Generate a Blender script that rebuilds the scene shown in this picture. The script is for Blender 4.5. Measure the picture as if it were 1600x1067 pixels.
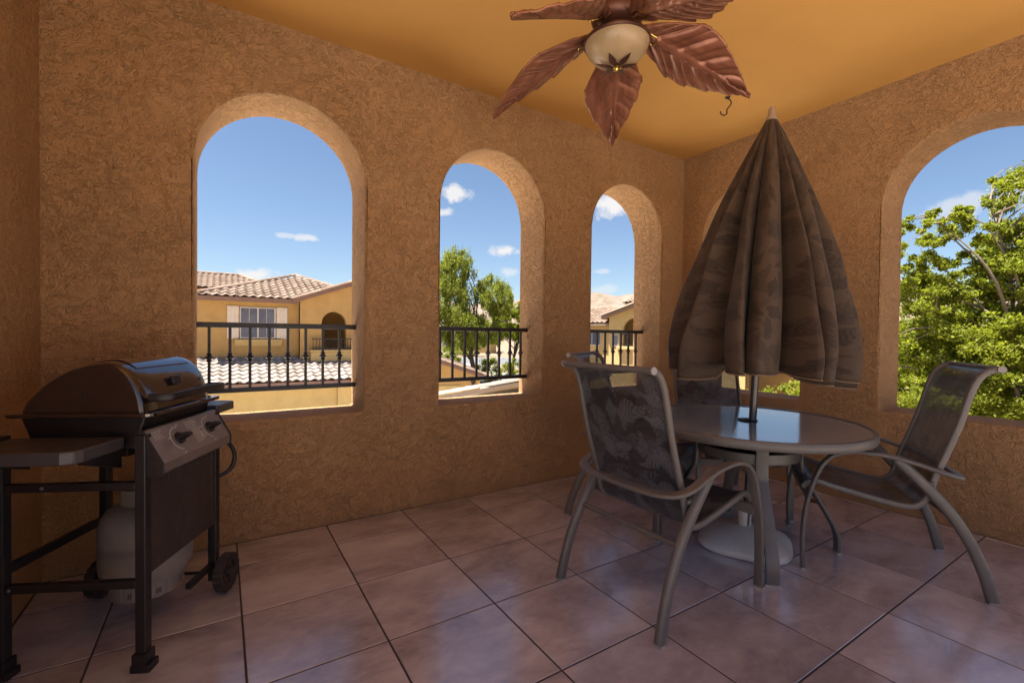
import bpy, bmesh, math, random
import numpy as np
from mathutils import Vector, Matrix

for o in list(bpy.data.objects):
    bpy.data.objects.remove(o)
scene = bpy.context.scene
COL = scene.collection
R = math.radians

# ------------------------------------------------------------------ camera
FPX, PITCH, ROLL, YAW = 715.63, 0.0160, 0.0113, 0.5661
CAM = Vector((-0.0729, -2.1375, 1.1535))
fw = Vector((math.sin(YAW) * math.cos(PITCH), math.cos(YAW) * math.cos(PITCH), -math.sin(PITCH)))
rt = Vector((math.cos(YAW), -math.sin(YAW), 0))
up = rt.cross(fw)
cr = rt * math.cos(ROLL) + up * math.sin(ROLL)
cu = -rt * math.sin(ROLL) + up * math.cos(ROLL)
cam_d = bpy.data.cameras.new('camera')
cam_d.sensor_width = 36
cam_d.lens = FPX / 1600 * 36
cam_d.clip_start = 0.05
cam_d.clip_end = 6000
cam = bpy.data.objects.new('camera', cam_d)
COL.objects.link(cam)
m3 = Matrix((cr, cu, -fw)).transposed()
cam.matrix_world = Matrix.Translation(CAM) @ m3.to_4x4()
scene.camera = cam

# ------------------------------------------------------------------ light
SUN_EL, SUN_AZ = R(70), R(163)          # azimuth measured ccw from +X : towards -X +Y
SUNV = Vector((math.cos(SUN_EL) * math.cos(SUN_AZ), math.cos(SUN_EL) * math.sin(SUN_AZ), math.sin(SUN_EL)))
SKY_STRENGTH, SUN_STRENGTH, EXPOSURE = 0.045, 5.0, 1.85
sun_d = bpy.data.lights.new('sun', 'SUN')
sun_d.energy = SUN_STRENGTH
sun_d.angle = R(0.5)
sun_d.color = (1.0, 0.95, 0.88)
sun = bpy.data.objects.new('sun', sun_d)
COL.objects.link(sun)
sun.rotation_euler = (-SUNV).to_track_quat('-Z', 'Y').to_euler()
sun.location = (0, 0, 30)

world = bpy.data.worlds.new('World')
scene.world = world
world.use_nodes = True
wn, wl = world.node_tree.nodes, world.node_tree.links
wn.clear()
w_out = wn.new('ShaderNodeOutputWorld')
w_bg = wn.new('ShaderNodeBackground')
w_bg.inputs['Strength'].default_value = SKY_STRENGTH
sky = wn.new('ShaderNodeTexSky')
sky.sky_type = 'NISHITA'
sky.sun_disc = False
sky.sun_elevation = SUN_EL
sky.sun_rotation = math.pi / 2 - SUN_AZ
sky.air_density = 1.0
sky.dust_density = 1.0
sky.altitude = 600
sky.ozone_density = 2.6
w_tc = wn.new('ShaderNodeTexCoord')
w_noise = wn.new('ShaderNodeTexNoise')
w_noise.inputs['Scale'].default_value = 26
w_noise.inputs['Detail'].default_value = 6
w_noise.inputs['Roughness'].default_value = 0.6
wl.new(w_tc.outputs['Generated'], w_noise.inputs['Vector'])


def wmath(op, a, b=None, clamp=False):
    n = wn.new('ShaderNodeMath')
    n.operation = op
    n.use_clamp = clamp
    for i, v in enumerate((a, b)):
        if v is None:
            continue
        if isinstance(v, (int, float)):
            n.inputs[i].default_value = v
        else:
            wl.new(v, n.inputs[i])
    return n.outputs[0]


# small fair-weather clouds: (direction, half width, half height, opacity); the rest of the sky goes on the same way
clouds = [((.104, .977, .184), .020, .006, .5), ((.145, .972, .183), .028, .008, .7), ((.413, .864, .288), .034, .017, .9),
          ((.390, .885, .25), .022, .011, .8), ((.509, .843, .177), .037, .015, .9), ((.530, .838, .134), .026, .012, .5),
          ((.676, .689, .268), .062, .028, .95), ((.679, .722, .134), .03, .007, .45), ((.690, .718, .098), .03, .010, .4),
          ((.060, .992, .108), .034, .016, .85), ((.951, .234, .202), .035, .02, .5)]
rnd = random.Random(4)
for i in range(4):
    a = rnd.uniform(R(-175), R(-20))
    e = rnd.uniform(.1, .4)
    clouds.append(((math.cos(a) * math.cos(e), math.sin(a) * math.cos(e), math.sin(e)), rnd.uniform(.03, .08), rnd.uniform(.012, .03), .8))
total = None
nz = wmath('SUBTRACT', w_noise.outputs['Fac'], 0.5)
for c, hw, hh, op in clouds:
    s = wn.new('ShaderNodeVectorMath')
    s.operation = 'SUBTRACT'
    wl.new(w_tc.outputs['Generated'], s.inputs[0])
    s.inputs[1].default_value = c
    k = wn.new('ShaderNodeVectorMath')
    k.operation = 'MULTIPLY'
    wl.new(s.outputs[0], k.inputs[0])
    k.inputs[1].default_value = (1 / hw, 1 / hw, 1 / hh)
    ln = wn.new('ShaderNodeVectorMath')
    ln.operation = 'LENGTH'
    wl.new(k.outputs[0], ln.inputs[0])
    d = wmath('SUBTRACT', 1.0, ln.outputs['Value'])
    d = wmath('ADD', d, wmath('MULTIPLY', nz, 2.6))
    d = wmath('MULTIPLY', d, 1.8, True)
    d = wmath('MULTIPLY', d, op)
    total = d if total is None else wmath('MAXIMUM', total, d)
w_mix = wn.new('ShaderNodeMixRGB')
wl.new(total, w_mix.inputs[0])
wl.new(sky.outputs[0], w_mix.inputs[1])
w_mix.inputs[2].default_value = (6.0, 5.8, 5.7, 1)
wl.new(w_mix.outputs[0], w_bg.inputs['Color'])
wl.new(w_bg.outputs[0], w_out.inputs['Surface'])

vs = scene.view_settings
scene.display_settings.display_device = 'sRGB'
vs.view_transform = 'Standard'
vs.look = 'None'
vs.exposure = EXPOSURE
vs.gamma = 1
vs.use_curve_mapping = False
cy = scene.cycles
cy.max_bounces = 8
cy.diffuse_bounces = 5
cy.glossy_bounces = 4
cy.transparent_max_bounces = 16
cy.transmission_bounces = 6
cy.use_denoising = True
cy.sample_clamp_indirect = 8
cy.caustics_reflective = False
cy.caustics_refractive = False


# ------------------------------------------------------------------ node materials
class MT:
    def __init__(s, name):
        s.m = bpy.data.materials.new(name)
        s.m.use_nodes = True
        s.n, s.l = s.m.node_tree.nodes, s.m.node_tree.links
        s.b = s.n['Principled BSDF']
        s.out = s.n['Material Output']

    def node(s, typ, **kw):
        n = s.n.new(typ)
        for k, v in kw.items():
            if k in n.inputs:
                s.put(n.inputs[k], v)
            else:
                setattr(n, k, v)
        return n

    def put(s, sock, v):
        if hasattr(v, 'links') and hasattr(v, 'is_output'):
            s.l.new(v, sock)
        else:
            sock.default_value = v

    def set(s, **kw):
        for k, v in kw.items():
            s.put(s.b.inputs[k.replace('_', ' ')], v)
        return s

    def coord(s, kind='Object'):
        return s.node('ShaderNodeTexCoord').outputs[kind]

    def noise(s, vec, scale, detail=4, rough=.55, dist=0.0):
        n = s.node('ShaderNodeTexNoise')
        s.l.new(vec, n.inputs['Vector'])
        n.inputs['Scale'].default_value = scale
        n.inputs['Detail'].default_value = detail
        n.inputs['Roughness'].default_value = rough
        n.inputs['Distortion'].default_value = dist
        return n.outputs['Fac']

    def ramp(s, fac, stops):
        n = s.node('ShaderNodeValToRGB')
        s.l.new(fac, n.inputs[0])
        e = n.color_ramp.elements
        while len(e) < len(stops):
            e.new(.5)
        for el, (p, c) in zip(e, stops):
            el.position = p
            el.color = (c[0], c[1], c[2], 1) if not isinstance(c, (int, float)) else (c, c, c, 1)
        return n.outputs[0]

    def math(s, op, a, b=None, clamp=False):
        n = s.node('ShaderNodeMath', operation=op, use_clamp=clamp)
        s.put(n.inputs[0], a)
        if b is not None:
            s.put(n.inputs[1], b)
        return n.outputs[0]

    def vmath(s, op, a, b=None):
        n = s.node('ShaderNodeVectorMath', operation=op)
        s.put(n.inputs[0], a)
        if b is not None:
            s.put(n.inputs[1], b)
        return n.outputs['Value'] if op in ('LENGTH', 'DOT_PRODUCT', 'DISTANCE') else n.outputs[0]

    def mix(s, fac, a, b, typ='MIX'):
        n = s.node('ShaderNodeMixRGB', blend_type=typ)
        s.put(n.inputs[0], fac)
        for i, v in ((1, a), (2, b)):
            s.put(n.inputs[i], (*v, 1) if isinstance(v, tuple) and len(v) == 3 else v)
        return n.outputs[0]

    def bump(s, h, strength=.5, dist=.01, normal=None):
        n = s.node('ShaderNodeBump')
        s.l.new(h, n.inputs['Height'])
        n.inputs['Strength'].default_value = strength
        n.inputs['Distance'].default_value = dist
        if normal is not None:
            s.l.new(normal, n.inputs['Normal'])
        s.l.new(n.outputs[0], s.b.inputs['Normal'])
        return n.outputs[0]


def simple(name, col, rough=.5, metal=0.0, spec=.5, var=.12, vscale=6, bump=0.0, bscale=60, coat=0.0):
    t = MT(name)
    c = t.coord()
    f = t.noise(c, vscale, 5, .6)
    lo = tuple(x * (1 - var) for x in col)
    hi = tuple(min(1, x * (1 + var)) for x in col)
    t.set(Base_Color=t.ramp(f, [(.3, lo), (.7, hi)]), Metallic=metal)
    t.b.inputs['Specular IOR Level'].default_value = spec
    t.b.inputs['Coat Weight'].default_value = coat
    t.set(Roughness=t.ramp(t.noise(c, vscale * 3, 4), [(.3, max(0, rough - .06)), (.7, min(1, rough + .06))]))
    if bump:
        t.bump(t.noise(c, bscale, 4), bump, .004)
    return t.m


def stucco(name, col, scale=1.0, depth=.0080):
    t = MT(name)
    c = t.coord()
    warp = t.node('ShaderNodeTexNoise')
    t.l.new(c, warp.inputs['Vector'])
    warp.inputs['Scale'].default_value = 14 * scale
    w2 = t.vmath('SCALE', warp.outputs['Color'])
    w2.node.inputs['Scale'].default_value = .05
    cc = t.vmath('ADD', c, w2)
    lump = t.ramp(t.noise(cc, 66 * scale, 3, .5, .5), [(.34, 0.0), (.48, .6), (.64, 1.0)])
    worm = t.noise(cc, 40 * scale, 2, .5, 1.2)
    wv = t.math('ABSOLUTE', t.math('SUBTRACT', worm, .5))
    wv = t.ramp(wv, [(0.0, 1.0), (.03, .5), (.075, 0.0)])
    gate = t.ramp(t.noise(c, 30 * scale, 2, .5), [(.38, .15), (.55, 1.0)])
    fine = t.noise(c, 150 * scale, 3, .6)
    h = t.math('SUBTRACT', 1.0, t.math('MULTIPLY', t.math('MULTIPLY', wv, gate), .55))
    h = t.math('ADD', h, t.math('MULTIPLY', lump, .55))
    h = t.math('ADD', h, t.math('MULTIPLY', fine, .16))
    amp = t.ramp(t.noise(c, 2.6, 3, .6), [(.35, .85), (.65, 1.1)])
    h = t.math('MULTIPLY', h, amp)
    t.bump(h, 1.0, depth)
    cv = t.noise(c, 2.2, 4, .6)
    base = t.ramp(cv, [(.3, tuple(x * .9 for x in col)), (.7, tuple(x * 1.08 for x in col))])
    t.set(Base_Color=base, Roughness=.88)
    t.b.inputs['Specular IOR Level'].default_value = .25
    return t.m


def floor_tile_mat():
    t = MT('porcelain_floor_tile')
    c = t.coord()
    info = t.node('ShaderNodeObjectInfo')
    off = t.node('ShaderNodeCombineXYZ')
    t.l.new(t.math('MULTIPLY', info.outputs['Random'], 37.0), off.inputs[0])
    t.l.new(t.math('MULTIPLY', info.outputs['Random'], 91.0), off.inputs[1])
    p = t.vmath('ADD', c, off.outputs[0])
    st = t.vmath('MULTIPLY', p, (1.0, 1.7, 1.0))
    a = t.noise(st, 2.6, 6, .58, .7)
    b = t.noise(st, 16, 9, .70, .5)
    wisp = t.noise(t.vmath('MULTIPLY', p, (1.0, 1.8, 1.0)), 1.5, 4, .5, .6)
    s = t.math('ADD', t.math('MULTIPLY', a, .72), t.math('MULTIPLY', b, .28))
    col = t.ramp(s, [(.34, (.26, .225, .250)), (.50, (.41, .365, .405)), (.66, (.55, .505, .55))])
    col = t.mix(t.ramp(wisp, [(.48, 0.0), (.74, .7)]), col, (.64, .60, .64))
    tone = t.math('ADD', t.math('MULTIPLY', info.outputs['Random'], .22), .88)
    tn = t.node('ShaderNodeCombineXYZ')
    for i in range(3):
        t.l.new(tone, tn.inputs[i])
    col = t.mix(1.0, col, tn.outputs[0], 'MULTIPLY')
    t.set(Base_Color=col, Roughness=t.ramp(b, [(.3, .19), (.7, .25)]))
    t.b.inputs['Specular IOR Level'].default_value = .95
    t.bump(t.noise(p, 22, 5, .6), .10, .004)
    t.b.inputs['Coat Weight'].default_value = .9
    t.b.inputs['Coat Roughness'].default_value = .17
    t.b.inputs['Coat IOR'].default_value = 1.7
    return t.m


def fabric(name, dark, light, scale, transp=0.0, rough=.55, sheen=.0, stripe=.75):
    """palm-frond print: cells, each with its own direction, filled with chevron leaflets"""
    t = MT(name)
    uv = t.node('ShaderNodeUVMap').outputs[0]
    nz = t.node('ShaderNodeTexNoise')
    t.l.new(uv, nz.inputs['Vector'])
    nz.inputs['Scale'].default_value = 11
    nz.inputs['Detail'].default_value = 3
    sc = t.vmath('SCALE', nz.outputs['Color'])
    sc.node.inputs['Scale'].default_value = .085
    p0 = t.vmath('ADD', uv, sc)
    val = None
    for k, (s, shift) in enumerate(((scale, 0.0), (scale * .8, 5.3), (scale * 1.2, 9.1))):
        p = t.vmath('ADD', p0, (shift, shift * .7, 0))
        v = t.node('ShaderNodeTexVoronoi', voronoi_dimensions='2D')
        t.l.new(p, v.inputs['Vector'])
        v.inputs['Scale'].default_value = s
        loc = t.vmath('SUBTRACT', p, v.outputs['Position'])
        sep = t.node('ShaderNodeSeparateColor')
        t.l.new(v.outputs['Color'], sep.inputs[0])
        ang = t.math('MULTIPLY', sep.outputs[0], 6.28)
        ca, sa = t.math('COSINE', ang), t.math('SINE', ang)
        d = t.node('ShaderNodeCombineXYZ')
        t.l.new(ca, d.inputs[0])
        t.l.new(sa, d.inputs[1])
        q = t.node('ShaderNodeCombineXYZ')
        t.l.new(t.math('MULTIPLY', sa, -1.0), q.inputs[0])
        t.l.new(ca, q.inputs[1])
        along = t.vmath('DOT_PRODUCT', loc, d.outputs[0])
        across = t.math('ABSOLUTE', t.vmath('DOT_PRODUCT', loc, q.outputs[0]))
        ph = t.math('MULTIPLY', t.math('SUBTRACT', along, t.math('MULTIPLY', across, 1.1)), 52 * s)
        st = t.math('MULTIPLY', t.math('ADD', t.math('SINE', ph), 1.0), .5)
        # leaf outline
        lim = t.math('SUBTRACT', .26 / s, t.math('MULTIPLY', t.math('ABSOLUTE', along), .42))
        inside = t.math('MULTIPLY', t.math('SUBTRACT', lim, across), 25 * s, True)
        tone = t.math('MULTIPLY', inside, t.math('ADD', t.math('MULTIPLY', st, stripe), t.math('ADD', t.math('MULTIPLY', sep.outputs[1], .35), .75 - stripe)))
        val = tone if val is None else t.math('MAXIMUM', t.math('MULTIPLY', val, .7), tone)
    patch = t.noise(uv, 5, 3, .6, .6)
    val = t.math('ADD', t.math('MULTIPLY', val, .85), t.math('MULTIPLY', t.math('SUBTRACT', patch, .42), .9))
    col = t.ramp(val, [(.05, dark), (.45, tuple((a + b) / 2 for a, b in zip(dark, light))), (.95, light)])
    t.set(Base_Color=col, Roughness=rough)
    t.b.inputs['Specular IOR Level'].default_value = .35
    t.b.inputs['Sheen Weight'].default_value = sheen
    weave = t.node('ShaderNodeTexWave', wave_type='BANDS')
    t.l.new(uv, weave.inputs['Vector'])
    weave.inputs['Scale'].default_value = 150
    t.bump(weave.outputs['Fac'], .12, .001)
    if transp:
        tr = t.node('ShaderNodeBsdfTransparent')
        mx = t.node('ShaderNodeMixShader')
        mx.inputs[0].default_value = transp
        t.l.new(t.b.outputs[0], mx.inputs[1])
        t.l.new(tr.outputs[0], mx.inputs[2])
        t.l.new(mx.outputs[0], t.out.inputs['Surface'])
    return t.m


def leaf_mat(name, c1, c2, trans=.45):
    t = MT(name)
    geo = t.node('ShaderNodeNewGeometry')
    col = t.ramp(geo.outputs['Random Per Island'], [(.1, c1), (.9, c2)])
    big = t.noise(t.coord(), .9, 3)
    col = t.mix(t.ramp(big, [(.35, .35), (.65, 0.0)]), col, tuple(x * .6 for x in c1))
    t.set(Base_Color=col, Roughness=.55)
    t.b.inputs['Specular IOR Level'].default_value = .3
    tl = t.node('ShaderNodeBsdfTranslucent')
    t.l.new(t.mix(1.0, col, (1.1, 1.15, .5), 'MULTIPLY'), tl.inputs['Color'])
    mx = t.node('ShaderNodeMixShader')
    mx.inputs[0].default_value = trans
    t.l.new(t.b.outputs[0], mx.inputs[1])
    t.l.new(tl.outputs[0], mx.inputs[2])
    t.l.new(mx.outputs[0], t.out.inputs['Surface'])
    return t.m


def glass_top_mat():
    t = MT('pebbled_table_glass')
    c = t.coord()
    v = t.node('ShaderNodeTexVoronoi')
    t.l.new(c, v.inputs['Vector'])
    v.inputs['Scale'].default_value = 70
    h = t.math('ADD', v.outputs['Distance'], t.math('MULTIPLY', t.noise(c, 40, 3), .6))
    t.set(Base_Color=(.40, .46, .52, 1), Roughness=.10, Metallic=.35)
    t.b.inputs['Specular IOR Level'].default_value = 1.0
    t.bump(h, .07, .004)
    tr = t.node('ShaderNodeBsdfTransparent')
    tr.inputs[0].default_value = (.82, .88, .88, 1)
    mx = t.node('ShaderNodeMixShader')
    mx.inputs[0].default_value = .14
    t.l.new(t.b.outputs[0], mx.inputs[1])
    t.l.new(tr.outputs[0], mx.inputs[2])
    t.l.new(mx.outputs[0], t.out.inputs['Surface'])
    return t.m


def dirt_mat(name, stops, scale=.6, bscale=8, bump=.4):
    t = MT(name)
    c = t.coord()
    f = t.math('ADD', t.math('MULTIPLY', t.noise(c, scale, 6, .65), .6), t.math('MULTIPLY', t.noise(c, scale * 11, 6, .7), .4))
    t.set(Base_Color=t.ramp(f, stops), Roughness=.92)
    t.b.inputs['Specular IOR Level'].default_value = .2
    t.bump(t.noise(c, bscale, 5), bump, .05)
    return t.m


def roof_tile_mat(name, c1, c2):
    t = MT(name)
    info = t.node('ShaderNodeObjectInfo')
    geo = t.node('ShaderNodeNewGeometry')
    r = t.math('FRACT', t.math('ADD', info.outputs['Random'], geo.outputs['Random Per Island']))
    col = t.ramp(r, [(.05, c1), (.95, c2)])
    dirt = t.noise(t.coord(), 9, 5, .65)
    col = t.mix(t.ramp(dirt, [(.4, 0.0), (.75, .35)]), col, tuple(x * .55 for x in c1))
    t.set(Base_Color=col, Roughness=.85)
    return t.m


def copper_leaf_mat():
    t = MT('antique_copper_wood')
    c = t.coord()
    f = t.noise(t.vmath('MULTIPLY', c, (3, 12, 6)), 1.6, 4, .55, .4)
    col = t.ramp(f, [(.3, (.16, .055, .03)), (.55, (.29, .11, .062)), (.75, (.40, .175, .105))])
    t.set(Base_Color=col, Roughness=.27, Metallic=.3)
    t.bump(f, .12, .003)
    return t.m


def enamel(name, col, rough=.2, metal=.0, coat=.6, scuff=0.0):
    t = MT(name)
    c = t.coord()
    f = t.noise(c, 7, 5, .65)
    base = t.ramp(f, [(.3, tuple(x * .8 for x in col)), (.7, tuple(x * 1.25 for x in col))])
    if scuff:
        sk = t.noise(t.vmath('MULTIPLY', c, (9, 9, 1.6)), 2.0, 6, .7, 1.6)
        base = t.mix(t.ramp(sk, [(.56, 0.0), (.74, scuff)]), base, (.24, .22, .23))
    t.set(Base_Color=base, Metallic=metal)
    t.set(Roughness=t.ramp(t.noise(c, 18, 5, .7), [(.35, rough), (.75, min(1, rough + .16))]))
    t.b.inputs['Coat Weight'].default_value = coat
    t.b.inputs['Coat Roughness'].default_value = rough * .6
    t.b.inputs['Coat IOR'].default_value = 1.6
    return t.m


M = {}
WALL_C = (.44, .256, .124)
M['stucco'] = stucco('stucco_wall', WALL_C)
def ceiling_mat():
    t = MT('smooth_ceiling_plaster')
    c = t.coord()
    cv = t.noise(c, 1.6, 3, .5)
    t.set(Base_Color=t.ramp(cv, [(.3, (.60, .315, .085)), (.7, (.66, .355, .10))]), Roughness=.8)
    t.b.inputs['Specular IOR Level'].default_value = .25
    h = t.math('ADD', t.noise(c, 9, 3, .5, 1.0), t.math('MULTIPLY', t.noise(c, 60, 4, .6), .3))
    t.bump(h, .25, .006)
    return t.m


M['ceiling'] = ceiling_mat()
M['tile'] = floor_tile_mat()
M['grout'] = simple('dark_grout', (.05, .038, .034), .9, var=.25, vscale=30)
M['iron'] = simple('wrought_iron_paint', (.022, .015, .013), .42, var=.3, vscale=20, bump=.15)
M['alu'] = simple('taupe_powder_coat', (.138, .119, .108), .42, .15, var=.08, vscale=10, bump=.08, bscale=300)
M['alu_light'] = simple('pale_plastic_cap', (.34, .31, .29), .5)
M['glass'] = glass_top_mat()
M['sling'] = fabric('woven_sling_palm_print', (.022, .022, .028), (.115, .118, .135), 6.0, .15, .32, .0, .75)
M['canopy'] = fabric('umbrella_cloth_palm_print', (.080, .049, .031), (.028, .017, .011), 6.5, .0, .7, .05, .6)
M['piping'] = simple('canopy_piping', (.20, .13, .085), .7)
M['bone'] = simple('finial_plastic', (.34, .25, .18), .5)
M['pole'] = simple('bronze_grey_pole', (.10, .09, .09), .3, .6, var=.06)
M['white_base'] = simple('white_resin_base', (.62, .57, .54), .4, var=.08, vscale=9, bump=.1)
M['copper'] = copper_leaf_mat()
M['bronze'] = simple('dark_bronze', (.10, .038, .024), .35, .5, var=.25)
M['brass'] = simple('polished_brass', (.62, .42, .10), .22, 1.0, var=.1)
M['alabaster'] = simple('alabaster_glass', (.42, .29, .16), .32, var=.14, vscale=9)
M['enamel'] = enamel('grill_lid_enamel', (.022, .011, .011), .11, .1, 1.0, .05)
M['grill_black'] = simple('grill_black_paint', (.014, .010, .011), .45, var=.3, vscale=12, bump=.1)
M['grill_panel'] = enamel('grill_front_sheet', (.042, .033, .036), .36, .2, .1, .16)
M['grill_shelf'] = simple('grill_shelf_resin', (.055, .047, .050), .38, var=.15, vscale=9, bump=.1, bscale=200)
M['steel'] = simple('brushed_panel', (.27, .24, .24), .36, .55, var=.15, vscale=14)
M['rubber'] = simple('wheel_rubber', (.035, .024, .024), .7, var=.2, vscale=20)
M['tank'] = simple('tank_paint', (.25, .21, .18), .42, var=.08, vscale=8, bump=.08)
M['print'] = simple('printed_white', (.6, .58, .56), .6)
M['hook'] = simple('dark_hook_steel', (.03, .02, .015), .5, .3)
M['house'] = stucco('house_stucco', (.47, .285, .105), .25, .006)
M['house2'] = stucco('house_stucco_pale', (.56, .405, .175), .25, .006)
M['trim'] = simple('fascia_brown', (.20, .105, .07), .7, var=.15, bump=.1)
M['shutter'] = simple('shutter_cream', (.66, .56, .46), .6, var=.06)
M['rtile'] = roof_tile_mat('sand_roof_tile', (.27, .21, .17), (.43, .36, .305))
M['rtile2'] = roof_tile_mat('rose_roof_tile', (.19, .125, .085), (.31, .215, .155))
M['pane'] = enamel('window_pane', (.10, .115, .16), .06, 0, .5)
M['frame_white'] = simple('window_frame_white', (.55, .50, .46), .5)
M['leaf_bright'] = leaf_mat('leaf_spring_green', (.16, .19, .015), (.38, .40, .05), .55)
M['leaf_mid'] = leaf_mat('leaf_mesquite_green', (.17, .20, .028), (.37, .39, .085), .55)
M['leaf_dark'] = leaf_mat('leaf_dark_green', (.03, .06, .015), (.08, .125, .03))
M['bark'] = simple('dark_bark', (.055, .038, .030), .9, var=.3, vscale=7, bump=.6, bscale=25)
M['bark_pale'] = simple('pale_bark', (.20, .155, .115), .9, var=.25, vscale=7, bump=.5, bscale=25)
M['asphalt'] = dirt_mat('asphalt', [(.3, (.10, .10, .105)), (.7, (.17, .17, .175))], .5, 60, .2)
M['concrete'] = dirt_mat('concrete', [(.3, (.22, .20, .175)), (.7, (.32, .295, .26))], .5, 40, .2)
M['bounce_concrete'] = dirt_mat('bounce_concrete', [(.3, (.56, .50, .43)), (.7, (.68, .62, .54))], .5, 40, .2)  # kept extra pale for the added surfaces that bounce sunlight inside
M['soil'] = dirt_mat('desert_soil', [(.3, (.15, .105, .07)), (.55, (.24, .175, .12)), (.75, (.32, .25, .18))], .15, 10, .5)
M['lawn'] = dirt_mat('lawn_turf', [(.3, (.07, .13, .02)), (.7, (.17, .26, .05))], 1.5, 40, .6)


def hill_mat():
    t = MT('rocky_desert_hill')
    c = t.coord()
    f = t.noise(c, .05, 8, .7)
    spots = t.noise(c, .16, 6, .75)
    col = t.ramp(f, [(.3, (.13, .09, .065)), (.55, (.21, .15, .115)), (.75, (.28, .215, .17))])
    col = t.mix(t.ramp(spots, [(.52, 0.0), (.6, .75)]), col, (.08, .09, .035))
    t.set(Base_Color=col, Roughness=.95)
    t.bump(spots, .6, 2.5)
    return t.m


M['hill'] = hill_mat()


# ------------------------------------------------------------------ geometry helpers
def mesh(name, V, F, smooth=False, uvs=None):
    me = bpy.data.meshes.new(name)
    me.from_pydata([tuple(v) for v in V], [], F)
    me.update()
    if smooth:
        me.polygons.foreach_set('use_smooth', [True] * len(me.polygons))
    if uvs is not None:
        ul = me.uv_layers.new(name='UVMap')
        for lp in me.loops:
            ul.data[lp.index].uv = uvs[lp.vertex_index]
    return me


def place(name, me, m=None, parent=None, loc=None, rot=None):
    o = bpy.data.objects.new(name, me)
    COL.objects.link(o)
    if me is not None and m is not None and not me.materials:
        me.materials.append(M[m] if isinstance(m, str) else m)
    if parent is not None:
        o.parent = parent
    if loc is not None:
        o.location = loc
    if rot is not None:
        o.rotation_euler = rot
    return o


def tag(o, label, cat, group=None, kind=None):
    if label:
        o['label'] = label
    if cat:
        o['category'] = cat
    if group:
        o['group'] = group
    if kind:
        o['kind'] = kind
    return o


def empty(name, label, cat, loc=(0, 0, 0), rz=0, group=None):
    o = place(name, None, loc=loc, rot=(0, 0, rz))
    o.empty_display_size = .1
    return tag(o, label, cat, group)


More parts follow.
